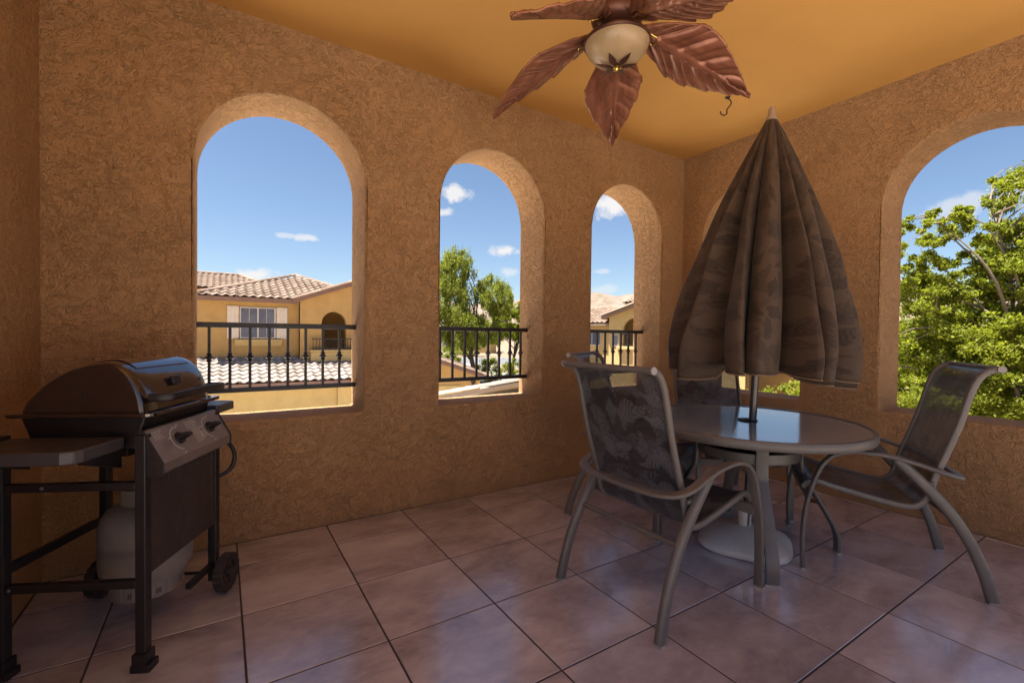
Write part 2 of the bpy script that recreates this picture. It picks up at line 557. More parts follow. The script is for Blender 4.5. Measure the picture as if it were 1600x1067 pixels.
class B:
    """collects shapes for one mesh"""

    def __init__(s):
        s.V, s.F, s.UV = [], [], []

    def add(s, V, F, UV=None):
        k = len(s.V)
        s.V += [tuple(v) for v in V]
        s.F += [tuple(i + k for i in f) for f in F]
        s.UV += list(UV) if UV is not None else [(v[0], v[1]) for v in V]
        return s

    def box(s, x0, x1, y0, y1, z0, z1):
        V = [(x, y, z) for z in (z0, z1) for y in (y0, y1) for x in (x0, x1)]
        return s.add(V, [(0, 2, 3, 1), (4, 5, 7, 6), (0, 1, 5, 4), (2, 6, 7, 3), (0, 4, 6, 2), (1, 3, 7, 5)])

    def quad(s, a, b, c, d):
        return s.add([a, b, c, d], [(0, 1, 2, 3)])

    def prism(s, prof, y0, y1, fn=lambda a, y, b: (a, y, b)):
        n = len(prof)
        V = [fn(a, y0, b) for a, b in prof] + [fn(a, y1, b) for a, b in prof]
        F = [(i, (i + 1) % n, n + (i + 1) % n, n + i) for i in range(n)]
        F += [tuple(range(n))[::-1], tuple(range(n, 2 * n))]
        return s.add(V, F)

    def sweep(s, path, sect, w0=(0, 1, 0), caps=True, scale=None):
        P = [Vector(p) for p in path]
        n = len(P)
        T = []
        for i in range(n):
            d = P[min(i + 1, n - 1)] - P[max(i - 1, 0)]
            T.append(d.normalized())
        w = Vector(w0)
        w = (w - T[0] * w.dot(T[0])).normalized()
        V, UV = [], []
        L = 0
        k = len(sect)
        for i in range(n):
            if i:
                L += (P[i] - P[i - 1]).length
                q = T[i - 1].rotation_difference(T[i])
                w = q @ w
                w = (w - T[i] * w.dot(T[i])).normalized()
            b = T[i].cross(w)
            sc = scale[i] if scale else 1.0
            for j, (a, c) in enumerate(sect):
                V.append(P[i] + w * a * sc + b * c * sc)
                UV.append((j / k * .1, L))
        F = []
        for i in range(n - 1):
            for j in range(k):
                F.append((i * k + j, i * k + (j + 1) % k, (i + 1) * k + (j + 1) % k, (i + 1) * k + j))
        if caps:
            F.append(tuple(range(k))[::-1])
            F.append(tuple(range((n - 1) * k, n * k)))
        return s.add(V, F, UV)

    def tube(s, path, r, k=8, r1=None, caps=True):
        n = len(path)
        sc = None
        if r1 is not None:
            sc = [1 + (r1 / r - 1) * i / (n - 1) for i in range(n)]
        sect = [(r * math.cos(2 * math.pi * j / k), r * math.sin(2 * math.pi * j / k)) for j in range(k)]
        d = Vector(path[1]) - Vector(path[0])
        w = (0, 0, 1) if abs(d.normalized().z) < .8 else (0, 1, 0)
        return s.sweep(path, sect, w, caps, sc)

    def lathe(s, prof, k=24, c=(0, 0, 0), fn=None):
        V, F = [], []
        for r, z in prof:
            for j in range(k):
                a = 2 * math.pi * j / k
                V.append((c[0] + r * math.cos(a), c[1] + r * math.sin(a), c[2] + z))
        for i in range(len(prof) - 1):
            for j in range(k):
                F.append((i * k + j, i * k + (j + 1) % k, (i + 1) * k + (j + 1) % k, (i + 1) * k + j))
        if prof[0][0] > 1e-6:
            F.append(tuple(range(k))[::-1])
        if prof[-1][0] > 1e-6:
            F.append(tuple(range((len(prof) - 1) * k, len(prof) * k)))
        if fn:
            V = [fn(v) for v in V]
        return s.add(V, F)

    def build(s, name, m, parent=None, smooth=False, bevel=0.0, loc=None, rot=None, seg=2, weld=False):
        me = mesh(name, s.V, s.F, smooth, s.UV)
        bm = bmesh.new()
        bm.from_mesh(me)
        if weld:
            bmesh.ops.remove_doubles(bm, verts=bm.verts, dist=1e-4)
        bmesh.ops.recalc_face_normals(bm, faces=bm.faces)
        bm.to_mesh(me)
        bm.free()
        o = place(name, me, m, parent, loc, rot)
        if bevel:
            b = o.modifiers.new('bevel', 'BEVEL')
            b.width = bevel
            b.segments = seg
            b.limit_method = 'ANGLE'
            b.angle_limit = R(35)
        if smooth:
            me.set_sharp_from_angle(angle=R(40))
        return o


def catmull(P, n=6):
    P = [Vector(p) for p in P]
    P = [P[0] * 2 - P[1]] + P + [P[-1] * 2 - P[-2]]
    out = []
    for i in range(1, len(P) - 2):
        a, b, c, d = P[i - 1:i + 3]
        for k in range(n):
            t = k / n
            out.append(.5 * ((2 * b) + (c - a) * t + (2 * a - 5 * b + 4 * c - d) * t * t + (3 * b - a - 3 * c + d) * t ** 3))
    out.append(P[-2])
    return out


def rrect(w, h, r, k=3):
    pts = []
    for cx, cy_, a0 in ((w / 2 - r, h / 2 - r, 0), (-w / 2 + r, h / 2 - r, 90), (-w / 2 + r, -h / 2 + r, 180), (w / 2 - r, -h / 2 + r, 270)):
        for i in range(k + 1):
            a = R(a0 + 90 * i / k)
            pts.append((cx + r * math.cos(a), cy_ + r * math.sin(a)))
    return pts


def copy_tree(o, parent=None):
    c = o.copy()
    COL.objects.link(c)
    c.parent = parent
    for ch in list(o.children):
        copy_tree(ch, c)
    return c


# ------------------------------------------------------------------ the patio: floor, walls, ceiling
S = .46
XL, XB, YA, ZC = -.762, 3.725, .756, 2.865
YO, XO = 1.10, 4.07                     # outer faces of the two arched walls
YEND = -2.99                             # unseen end behind the camera, left open to let light in
ZG = -3.05                              # ground outside

fl = tag(B().box(XL - .02, XB + .02, YEND, YA + .02, -.25, -.0019).build('floor', 'grout'), 'tiled patio floor with dark grout joints', None, kind='structure')
xs = [XL + .006] + [i * S for i in range(-1, 9)] + [XB - .008]
ys = [YEND] + [i * S for i in range(-6, 2)] + [YA - .008]
cache = {}
for i in range(len(xs) - 1):
    for j in range(len(ys) - 1):
        w, d = xs[i + 1] - xs[i], ys[j + 1] - ys[j]
        key = (round(w, 3), round(d, 3))
        if key not in cache:
            a, b, g, e = w / 2 - .0034, d / 2 - .0034, .0018, .0016
            V = [(-a, -b, -.006), (a, -b, -.006), (a, b, -.006), (-a, b, -.006), (-a, -b, -e), (a, -b, -e), (a, b, -e), (-a, b, -e),
                 (-a + g, -b + g, 0), (a - g, -b + g, 0), (a - g, b - g, 0), (-a + g, b - g, 0)]
            F = [(0, 1, 5, 4), (1, 2, 6, 5), (2, 3, 7, 6), (3, 0, 4, 7), (4, 5, 9, 8), (5, 6, 10, 9), (6, 7, 11, 10), (7, 4, 8, 11), (8, 9, 10, 11)]
            cache[key] = mesh('floor_tile', V, F)
        place('floor_tile', cache[key], 'tile', fl, ((xs[i] + xs[i + 1]) / 2, (ys[j] + ys[j + 1]) / 2, 0))
# small drain near the corner
dr = B().lathe([(.045, .0015), (.05, .001), (.05, -.002)], 20, (3.47, -.58, .001))
o = dr.build('floor_drain', 'bronze', None)
tag(o, 'small round dark drain cover in the floor near the far wall', 'drain')

tag(B().box(XL - 1.2, XO + .05, YEND, YO + .05, ZC, ZC + .12).build('ceiling', 'ceiling'), 'smooth orange painted patio ceiling', None, kind='structure')  # overhang beyond the left wall added to keep sun off the floor


def arched_wall(name, label, s0, s1, arches, t0, t1, fn, ztop=ZC + .002, zbot=-.6):
    """wall along s, openings (centre); faces at depth t0 (room side) and t1 (outside)"""
    HW, SILL, SPR, N = .434, .66, 2.05, 28
    b = B()
    rr = random.Random(11)
    for t in (t0, t1):
        cur = s0
        for c in arches + [None]:
            nx = c - HW if c is not None else s1
            zz = [zbot, SILL, SPR, ztop]
            for k in range(3):
                b.quad(fn(cur, t, zz[k]), fn(nx, t, zz[k]), fn(nx, t, zz[k + 1]), fn(cur, t, zz[k + 1]))
            if c is None:
                break
            b.quad(fn(c - HW, t, zbot), fn(c + HW, t, zbot), fn(c + HW, t, SILL), fn(c - HW, t, SILL))
            arc = [(c - HW * math.cos(math.pi * i / N), SPR + HW * math.sin(math.pi * i / N)) for i in range(N + 1)]
            for i in range(N):
                (a0, z0), (a1, z1) = arc[i], arc[i + 1]
                b.quad(fn(a0, t, z0), fn(a1, t, z1), fn(a1, t, ztop), fn(a0, t, ztop))
            cur = c + HW
    for c in arches:
        arc = [(c - HW, SILL)] + [(c - HW * math.cos(math.pi * i / N), SPR + HW * math.sin(math.pi * i / N)) for i in range(N + 1)] + [(c + HW, SILL)]
        for i in range(len(arc)):
            (a0, z0), (a1, z1) = arc[i], arc[(i + 1) % len(arc)]
            b.quad(fn(a0, t0, z0), fn(a1, t0, z1), fn(a1, t1, z1), fn(a0, t1, z0))
    for s in (s0, s1):
        b.quad(fn(s, t0, zbot), fn(s, t1, zbot), fn(s, t1, ztop), fn(s, t0, ztop))
    b.quad(fn(s0, t0, ztop), fn(s1, t0, ztop), fn(s1, t1, ztop), fn(s0, t1, ztop))
    o = b.build(name, 'stucco', bevel=.014, seg=3, weld=True)
    for p in o.data.polygons:
        p.use_smooth = True
    o.data.set_sharp_from_angle(angle=R(38))
    return tag(o, label, 'wall')


ARCH_A = [.245, 1.618, 2.986]
ARCH_B = [.100, -1.278]
arched_wall('arched_wall', 'tan stucco wall with three arched openings and iron railings behind the grill', XL - .3, XB + .0, ARCH_A, YA, YO, lambda s, t, z: (s, t, z))
arched_wall('arched_wall', 'tan stucco wall with arched openings behind the umbrella and right-hand chair', -1.98, YO, ARCH_B[::-1], XB, XO, lambda s, t, z: (t, s, z))
o = B().box(XL - .3, XL, -.95, YA - .0, -.6, ZC + .002).build('side_wall', 'stucco')
tag(o, 'plain stucco side wall at the left edge beside the grill', 'wall')
# own building below and an unseen eave, its depth set to limit sun on the sills
b = B()
b.box(XL - 1.2, XO + .25, YO + .052, YO + .175, ZC + .03, ZC + .23)
b.box(XO + .052, XO + .25, YEND, YO + .05, ZC + .03, ZC + .23)
tag(b.build('roof_eave', 'trim'), 'brown roof eave running along the outside of the patio walls', 'eave')


# sunlit terrace invented out of view to light the patio, and the building under it
tag(B().box(-9, XO, -12, YEND - .02, -.25, -.006).box(-9, XL - .301, YEND - .02, YO - .1, -.25, -.006).build('bounce_terrace', 'bounce_concrete'), 'unseen pale concrete deck added to bounce sunlight into the patio', None, kind='structure')
tag(B().box(-8.8, XO - .02, -11.8, YO - .02, ZG, -.61).build('building_base', 'house2'), 'stucco ground floor of the building under the patio', 'building')
tag(B().box(-9, XO + 6, YO + .01, YO + 13, ZG + .001, ZG + .03).build('bounce_courtyard', 'bounce_concrete'), 'pale concrete ground added below the patio to bounce sunlight up', None, kind='structure')  # added paving, made pale to reflect sunlight up through the arches

# ------------------------------------------------------------------ railings
def knuckle():
    prof = [(.0085, -.026), (.014, -.022), (.014, -.016), (.010, -.013), (.021, -.004), (.021, .004), (.010, .013), (.014, .016), (.014, .022), (.0085, .026)]
    b = B()
    V = b.lathe(prof, 8)
    me = mesh('knuckle', b.V, b.F)
    me.materials.append(M['iron'])
    return me


KN = knuckle()
bb = B().box(-.0075, .0075, -.0075, .0075, .82, 1.178)
BAL = mesh('baluster', bb.V, bb.F)
BAL.materials.append(M['iron'])


def railing(label, fn, c, offs, rz):
    r = empty('iron_railing', label, 'railing', fn(c), rz, 'iron railings in the arched openings')
    B().box(-.433, .433, -.02, .02, 1.172, 1.203).build('top_rail', 'iron', r, bevel=.003)
    B().box(-.433, .433, -.018, .018, .795, .822).build('bottom_rail', 'iron', r, bevel=.003)
    for x in offs:
        p = place('baluster', BAL, None, r, (x, 0, 0))
        place('knuckle', KN, None, p, (0, 0, 1.0))


railing('black iron balustrade in the widest arch, beside the grill lid', lambda c: (c, .985, 0), ARCH_A[0], [-.375 + .1012 * i for i in range(8)], 0)
railing('black iron balustrade in the middle arch in front of the weeping tree', lambda c: (c, .985, 0), ARCH_A[1], [-.333 + .1012 * i for i in range(8)], 0)
railing('black iron balustrade in the narrow-looking arch beside the room corner', lambda c: (c, .985, 0), ARCH_A[2], [-.355 + .1012 * i for i in range(8)], 0)


# ------------------------------------------------------------------ chairs
def make_chair(label, loc, rz):
    c = empty('sling_chair', label, 'chair', loc, rz, 'sling armchairs around the table')
    HW = .285
    prof = [(.700, 0), (.705, .125), (.699, .253), (.680, .371), (.640, .502), (.594, .571), (.535, .600), (.464, .609), (.358, .600), (.257, .577), (.176, .552)]
    right = [(x, -HW, z) for x, z in prof]
    left = [(x, HW, z) for x, z in prof][::-1]
    wrap = [(.115, -.262, .534), (.086, -.20, .524), (.078, -.10, .521), (.078, .10, .521), (.086, .20, .524), (.115, .262, .534)]
    path = catmull(right + wrap + left, 5)
    sec = rrect(.042, .018, .008, 3)
    B().sweep(path, sec, (0, 1, 0)).build('arm_frame', 'alu', c, True)
    rear = catmull([(.335, .585), (.264, .518), (.191, .436), (.129, .356), (.067, .243), (.023, .129), (-.009, .004)], 4)  # placeholder 2D
    for s in (-1, 1):
        pth = catmull([(x, s * (.268 + .012 * (1 - z / .59)), z) for x, z in [(.335, .590), (.264, .518), (.191, .436), (.129, .356), (.067, .243), (.023, .129), (-.009, .006)]], 4)
        lg = B().sweep(pth, rrect(.034, .046, .014, 3), (0, 1, 0)).build('rear_leg', 'alu', c, True)
        B().box(-.0255, .0075, s * .280 - .018, s * .280 + .018, 0, .007).build('foot_cap', 'alu_light', lg)
        B().box(.689, .711, s * HW - .024, s * HW + .024, 0, .009).build('foot_cap', 'alu_light', c)
    sl = [(.700, .392), (.688, .412), (.664, .428), (.636, .432), (.583, .418), (.479, .395), (.380, .375), (.300, .364), (.250, .370), (.214, .405), (.194, .465), (.181, .520), (.143, .630), (.100, .770), (.072, .886), (.046, .965), (.012, 1.008), (-.030, 1.022)]
    pl = catmull([(x, 0, z) for x, z in sl], 4)
    for s in (-1, 1):
        P = [Vector((p.x, s * .236, p.z)) for p in pl]
        B().sweep(P, rrect(.020, .028, .008, 3), (0, 1, 0)).build('side_rail', 'alu', c, True)
    # fabric, a little slack in the seat
    V, F, UV = [], [], []
    k = 10
    L = 0
    for i, p in enumerate(pl):
        if i:
            L += (p - pl[i - 1]).length
        tdir = (pl[min(i + 1, len(pl) - 1)] - pl[max(i - 1, 0)]).normalized()
        nrm = Vector((-tdir.z, 0, tdir.x))
        if nrm.z < 0 and i < 30:
            nrm = -nrm
        for j in range(k + 1):
            u = -1 + 2 * j / k
            sag = .010 * (1 - u * u) * min(1, i / 6) * min(1, (len(pl) - 1 - i) / 6)
            q = p + nrm * (.004 - sag if i < 30 else -.0 + sag * .4)
            V.append((q.x, u * .228, q.z))
            UV.append((u * .228, L))
    n = k + 1
    for i in range(len(pl) - 1):
        for j in range(k):
            F.append((i * n + j, i * n + j + 1, (i + 1) * n + j + 1, (i + 1) * n + j))
    place('sling', mesh('sling', V, F, True, UV), 'sling', c)
    B().tube([(-.030, -.247, 1.022), (-.030, .247, 1.022)], .013, 10).build('top_bar', 'alu', c, True)
    for s in (-1, 1):
        B().tube([(-.030, s * .2475, 1.022), (-.030, s * .2535, 1.022)], .0155, 10).build('end_cap', 'alu_light', c, True)
    B().tube([(.118, -.27, .335), (.118, .27, .335)], .012, 10).build('rear_stretcher', 'alu', c, True)
    B().box(.672, .690, -.272, .272, .335, .385).build('front_stretcher', 'alu', c, bevel=.004)
    for s in (-1, 1):
        B().tube([(.262, s * .266, .49), (.190, s * .247, .485)], .010, 8).build('back_bracket', 'alu', c, True)
    return c


def chair_at(label, rear, direction):
    return make_chair(label, (rear[0], rear[1], 0), math.atan2(direction[1], direction[0]))


chair_at('patio chair seen from behind with its curved arms open to the viewer', (1.305, -.733), (1, .045))
chair_at('patio chair at right seen in profile in front of the large arch', (3.010, -1.438), (-.539, .842))
chair_at('patio chair mostly hidden behind the nearest chair by the three-arched wall', (2.06, .26), (.475, -.88))
chair_at('patio chair behind the umbrella pole facing the viewer', (3.085, .075), (-.545, -.84))

# ------------------------------------------------------------------ table
TC = (2.405, -.695)
t = empty('patio_table', 'round glass-topped patio table with taupe metal frame under the umbrella', 'table', (TC[0], TC[1], 0), R(0))
TR, TZ = .578, .692
b = B().lathe([(TR - .02, TZ - .042), (TR - .004, TZ - .042), (TR, TZ - .036), (TR, TZ - .006), (TR - .005, TZ), (TR - .022, TZ), (TR - .024, TZ - .008), (TR - .022, TZ - .041), (TR - .02, TZ - .042)], 72)
b.build('table_rim', 'alu', t, True)
gt = []
for z in (TZ - .010, TZ - .004):
    gt += [((TR - .0245) * math.cos(2 * math.pi * j / 72), (TR - .0245) * math.sin(2 * math.pi * j / 72), z) for j in range(72)]
B().add(gt, [tuple(range(72))[::-1], tuple(range(72, 144))] + [(j, (j + 1) % 72, 72 + (j + 1) % 72, 72 + j) for j in range(72)]).build('glass_top', 'glass', t)
B().lathe([(.24, .512), (.262, .512), (.262, .560), (.24, .560), (.24, .512)], 40).build('support_ring', 'alu', t, True)
B().lathe([(.022, .0), (.05, 0), (.052, .004), (.046, .007), (.022, .008), (.022, 0)], 24, (0, 0, TZ - .003)).build('umbrella_grommet', 'grill_black', t, True)
for a in (45, 135, 225, 315):
    ca, sa = math.cos(R(a)), math.sin(R(a))
    pr_ = catmull([(.45, 0, .652), (.35, 0, .655), (.285, 0, .640), (.268, 0, .58), (.268, 0, .46), (.285, 0, .405), (.36, 0, .275), (.43, 0, .150), (.452, 0, .085), (.455, 0, .008)], 4)
    lg = B().sweep([(p.x * ca, p.x * sa, p.z) for p in pr_], rrect(.062, .018, .008, 2), (-sa, ca, 0)).build('table_leg', 'alu', t, True)
    B().box(-.012, .012, -.034, .034, 0, .010).build('foot_cap', 'alu_light', lg, loc=(.455 * ca, .455 * sa, 0), rot=(0, 0, R(a)))

# ------------------------------------------------------------------ umbrella
UB = Vector((2.385, -.705, 0))
UT = Vector((2.455, -.770, 2.40))
ax = (UT - UB).normalized()
u = empty('patio_umbrella', 'closed brown palm-print patio umbrella standing through the table', 'umbrella', UB, 0)
u.rotation_mode = 'QUATERNION'
u.rotation_quaternion = Vector((0, 0, 1)).rotation_difference(ax)
UL = (UT - UB).length
B().tube([(0, 0, .1), (0, 0, .98)], .0195, 16).build('lower_pole', 'pole', u, True)
B().tube([(0, 0, .96), (0, 0, UL - .03)], .0165, 12).build('upper_pole', 'pole', u, True)
B().lathe([(.030, UL - .075), (.030, UL - .06), (.019, UL - .045), (.017, UL - .012), (.013, UL), (0, UL + .002)], 16).build('finial', 'bone', u, True)


def canopy():
    NT, NS = 264, 60
    top, bot = UL - .058, .955
    V, F, UV = [], [], []
    rr = random.Random(3)
    lob = 16
    # fold positions and depths
    cent = sorted([(2 * math.pi * (i + rr.uniform(-.38, .38)) / lob) for i in range(lob)])
    dep = [rr.uniform(.6, 1.0) for _ in range(lob)]
    skew = [rr.uniform(-.55, .55) for _ in range(lob)]
    drop = [rr.uniform(-.055, .02) for _ in range(lob)]

    def fold(th):
        th %= 2 * math.pi
        for i in range(lob):
            a, b_ = cent[i], cent[(i + 1) % lob]
            if b_ <= a:
                b_ += 2 * math.pi
            x = th if th >= a or i < lob - 1 else th + 2 * math.pi
            if a <= x < b_:
                return i, (x - a) / (b_ - a)
        return lob - 1, .5 if th >= cent[-1] else (th + 2 * math.pi - cent[-1]) / (cent[0] + 2 * math.pi - cent[-1])

    def radius(s):
        # s from 0 top to 1 hem
        return (.022 + .425 * s ** .93 + .045 * math.sin(math.pi * min(1, s * 1.05))) * (1 - .10 * (max(0, s - .86) / .14) ** 2)

    for i in range(NS + 1):
        s = i / NS
        r0 = radius(s)
        for j in range(NT):
            th = 2 * math.pi * j / NT
            k, f = fold(th)
            # each lobe: a rounded outer leaf with a deep crease between
            g = math.sin(math.pi * f)
            g = g ** .62 if g > 0 else 0
            am = (.84 * dep[k]) * (1 - math.exp(-5 * s)) * (.75 + .25 * s)
            rad = r0 * (1.0 - am + am * 1.20 * g)
            rad += .010 * math.sin(9 * th + 14 * s) * s + .006 * math.sin(23 * th - 9 * s) * s
            tw = skew[k] * math.sin(math.pi * f) * s * .55
            hem = drop[k] * s ** 6 + .09 * s ** 9 * (1 - math.sqrt(max(0, 1 - abs(2 * f - 1) ** 5)))
            z = top - (top - bot) * (s ** 1.0) + hem
            e = .07 * s * math.sin(th + .6)
            V.append(((rad) * math.cos(th + tw) + e * .35, rad * math.sin(th + tw), z))
            UV.append((th * .55 + .02 * s, s * 1.45))
    for i in range(NS):
        for j in range(NT):
            j2 = (j + 1) % NT
            F.append((i * NT + j, (i + 1) * NT + j, (i + 1) * NT + j2, i * NT + j2))
    me = mesh('canopy', V, F, True)
    ul = me.uv_layers.new(name='UVMap')
    for p in me.polygons:
        idx = [me.loops[l].vertex_index for l in p.loop_indices]
        wrapf = max(q % NT for q in idx) - min(q % NT for q in idx) > NT / 2
        for l in p.loop_indices:
            q = me.loops[l].vertex_index
            uu, vv = UV[q]
            if wrapf and q % NT < NT / 2:
                uu += 2 * math.pi * .55
            ul.data[l].uv = (uu, vv)
    o = place('canopy', me, 'canopy', u)
    so = o.modifiers.new('thick', 'SOLIDIFY')
    so.thickness = .003
    hem = [V[NS * NT + j] for j in range(NT)] + [V[NS * NT], V[NS * NT + 1]]
    B().tube(hem, .0038, 6, caps=False).build('hem_piping', 'piping', o, True)
    return o


canopy()
# resin base
ub = empty('umbrella_base', 'white resin umbrella base on the floor beneath the table', 'base', (UB.x + .01, UB.y + .01, 0), R(28))


def sq(v, n=3.2):
    x, y, z = v
    r = math.hypot(x, y)
    if r < 1e-6:
        return v
    c, s_ = abs(x / r), abs(y / r)
    k = (c ** n + s_ ** n) ** (-1 / n)
    f = min(1, r / .2)
    k = 1 + (k - 1) * f
    return (x * k, y * k, z)


B().lathe([(.20, .0), (.226, .004), (.232, .014), (.230, .030), (.222, .040), (.19, .060), (.14, .085), (.085, .103), (.05, .110), (.0, .111)], 64, fn=sq).build('base_body', 'white_base', ub, True)
B().lathe([(.034, .105), (.034, .22), (.030, .226), (.021, .228), (.021, .105)], 20).build('pole_socket', 'white_base', ub, True)
b = B().tube([(.034, 0, .175), (.075, 0, .175)], .006, 8)
b.tube([(.075, 0, .175), (.095, 0, .175)], .016, 8)
b.build('clamp_knob', 'grill_black', ub, True)

# ------------------------------------------------------------------ ceiling fan
FX, FY = 1.462, -.592
fan = empty('ceiling_fan', 'ceiling fan with carved copper leaf blades and alabaster bowl light', 'ceiling fan', (FX, FY, 0))
B().lathe([(.0, ZC - .07), (.03, ZC - .072), (.062, ZC - .05), (.072, ZC - .02), (.075, ZC - .001), (.0, ZC - .001)], 28).build('ceiling_canopy', 'bronze', fan, True)
B().lathe([(.0, 2.70), (.012, 2.70), (.012, ZC - .06), (0, ZC - .06)], 12).build('downrod', 'bronze', fan, True)
B().lathe([(.0, 2.555), (.075, 2.556), (.105, 2.575), (.118, 2.60), (.12, 2.64), (.105, 2.675), (.07, 2.70), (.04, 2.72), (.0, 2.722)], 36).build('motor_housing', 'bronze', fan, True)
b = B().lathe([(.06, 2.500), (.085, 2.505), (.088, 2.545), (.06, 2.556), (.06, 2.50)], 32)
for i in range(24):
    a = 2 * math.pi * i / 24
    b.box(.086, .091, -.004, .004, 2.512, 2.542)
    for q in range(len(b.V) - 8, len(b.V)):
        x, y, z = b.V[q]
        b.V[q] = (x * math.cos(a) - y * math.sin(a), x * math.sin(a) + y * math.cos(a), z)
b.build('switch_housing', 'bronze', fan, True)
B().lathe([(.085, 2.497), (.150, 2.500), (.153, 2.494), (.150, 2.486), (.085, 2.488), (.085, 2.497)], 40).build('light_ring', 'bronze', fan, True)
bowl = B().lathe([(.0, 2.392), (.03, 2.394), (.07, 2.404), (.105, 2.424), (.130, 2.450), (.143, 2.476), (.146, 2.495), (.10, 2.496)], 44).build('alabaster_bowl', 'alabaster', fan, True)
B().lathe([(.0, 2.366), (.006, 2.368), (.010, 2.376), (.005, 2.384), (.015, 2.389), (.022, 2.394), (.0, 2.397)], 16).build('finial', 'brass', bowl, True)


def leaf_shape(L, W, nl, nw, notch, teeth, ridge, droop, cup, seed, spike=.35):
    """carved leaf along +X: lobed outline, raised midrib and slanting veins; returns V,F,UV with two sides"""
    rr = random.Random(seed)
    V, F, UV = [], [], []
    for i in range(nl + 1):
        s = i / nl
        half = W / 2 * min(1.0, (s / .30 + .10) ** .62 if s < .3 else 1.06) * (1 if s < .38 else max(.004, 1 - ((s - .38) / .62) ** 1.35))
        for j in range(nw + 1):
            v = -1 + 2 * j / nw
            av = abs(v)
            side = 0 if v < 0 else .37
            ph = (s * teeth + side) - .75 * av
            saw = ph % 1.0
            hw = half * (1 - notch * (1 - saw) * (av ** 4))
            x = s * L + .28 * W * av * (1 - s) * min(1, s * 4)
            y = v * hw
            groove = math.exp(-((saw - .5) / .14) ** 2)
            z = ridge * (math.exp(-(v / .055) ** 2) * 1.0 - .8 * groove * min(1, av * 5) * (1 - av ** 6) + .55 * (saw) * min(1, av * 4))
            z += -cup * av ** 2 * half / (W / 2) - droop * s ** 1.6
            V.append((x, y, z))
            UV.append((x, y))
    n = nw + 1
    for i in range(nl):
        for j in range(nw):
            F.append((i * n + j, i * n + j + 1, (i + 1) * n + j + 1, (i + 1) * n + j))
    return V, F, UV


LV, LF, LUV = leaf_shape(.60, .315, 110, 32, .075, 5.0, .014, -.05, .022, 5)
# the carved side faces down
LV = [(x, y, -z + 0 - 2 * 0) for x, y, z in LV]
LV = [(x, y, z - 2 * .0) for x, y, z in LV]
LEAF = mesh('blade', LV, LF, True, LUV)
LEAF.materials.append(M['copper'])
for i, a in enumerate((120, 48, -24, -96, -168)):
    bl = place('leaf_blade', LEAF, None, fan, (.115 * math.cos(R(a)), .115 * math.sin(R(a)), 2.56), (R(13), 0, R(a)))
    bl.rotation_mode = 'XYZ'
    mm = Matrix.Rotation(R(a), 4, 'Z') @ Matrix.Rotation(R(20), 4, 'Y') @ Matrix.Rotation(R(-14), 4, 'X')
    bl.rotation_euler = mm.to_euler()
    so = bl.modifiers.new('thick', 'SOLIDIFY')
    so.thickness = .008
    so.offset = 1
    # brass bracket: an open diamond holding the blade
    pts = [(.0, 0, -.012), (.035, .022, -.016), (.075, .022, -.020), (.085, 0, -.021), (.075, -.022, -.020), (.035, -.022, -.016), (.0, 0, -.012)]
    B().sweep(pts, rrect(.005, .009, .002, 1), (0, 0, 1)).build('blade_bracket', 'brass', bl, True)
LV2, LF2, LUV2 = leaf_shape(.085, .036, 24, 10, .2, 6, .0022, -.0, .0, 9)
SMALL = mesh('bowl_leaf', LV2, LF2, True, LUV2)
SMALL.materials.append(M['bronze'])
prof_b = [(.012, 2.390), (.03, 2.391), (.07, 2.401), (.105, 2.421)]
for i in range(6):
    a = R(25 + 60 * i)
    V = []
    for x, y, z in LV2:
        rr_ = .012 + x
        zz = 2.3885 + .0 + .28 * max(0, rr_ - .01) ** 1.25 + .6 * max(0, rr_ - .05) ** 1.7 - .003
        V.append((rr_ * math.cos(a) - y * math.sin(a), rr_ * math.sin(a) + y * math.cos(a), zz - z * 1.0))
    me = mesh('bowl_leaf', V, LF2, True, LUV2)
    place('bowl_leaf', me, 'bronze', bowl)
    if i % 3 == 0 or True:
        pass
for i in range(3):
    a = R(-80 + 70 * i)
    B().tube([(.016 * math.cos(a + q * .5) + .006, .016 * math.sin(a + q * .5), 2.384 + .002 * math.sin(q)) for q in range(8)], .0022, 6).build('brass_curl', 'brass', bowl, True)

# ceiling hook
hk = catmull([(0, 0, ZC - .001), (0, 0, ZC - .012), (.018, 0, ZC - .020), (.026, 0, ZC - .045), (.010, 0, ZC - .070), (-.004, 0, ZC - .090), (-.004, 0, ZC - .115), (-.024, 0, ZC - .130), (-.046, 0, ZC - .120), (-.050, 0, ZC - .102)], 5)
hd = rt
o = B().tube([(p.x * hd.x, p.x * hd.y, p.z) for p in hk], .0045, 8).build('ceiling_hook', 'hook', None, True, loc=(2.986, -.165, 0))
tag(o, 'dark S-shaped hook hanging from the ceiling left of the umbrella tip', 'hook')

hb = B().lathe([(.0, 0), (.018, 0), (.016, -.006), (.006, -.008), (.0, -.008)], 16, (0, 0, ZC - .0005)).build('mounting_plate', 'hook', o, True)

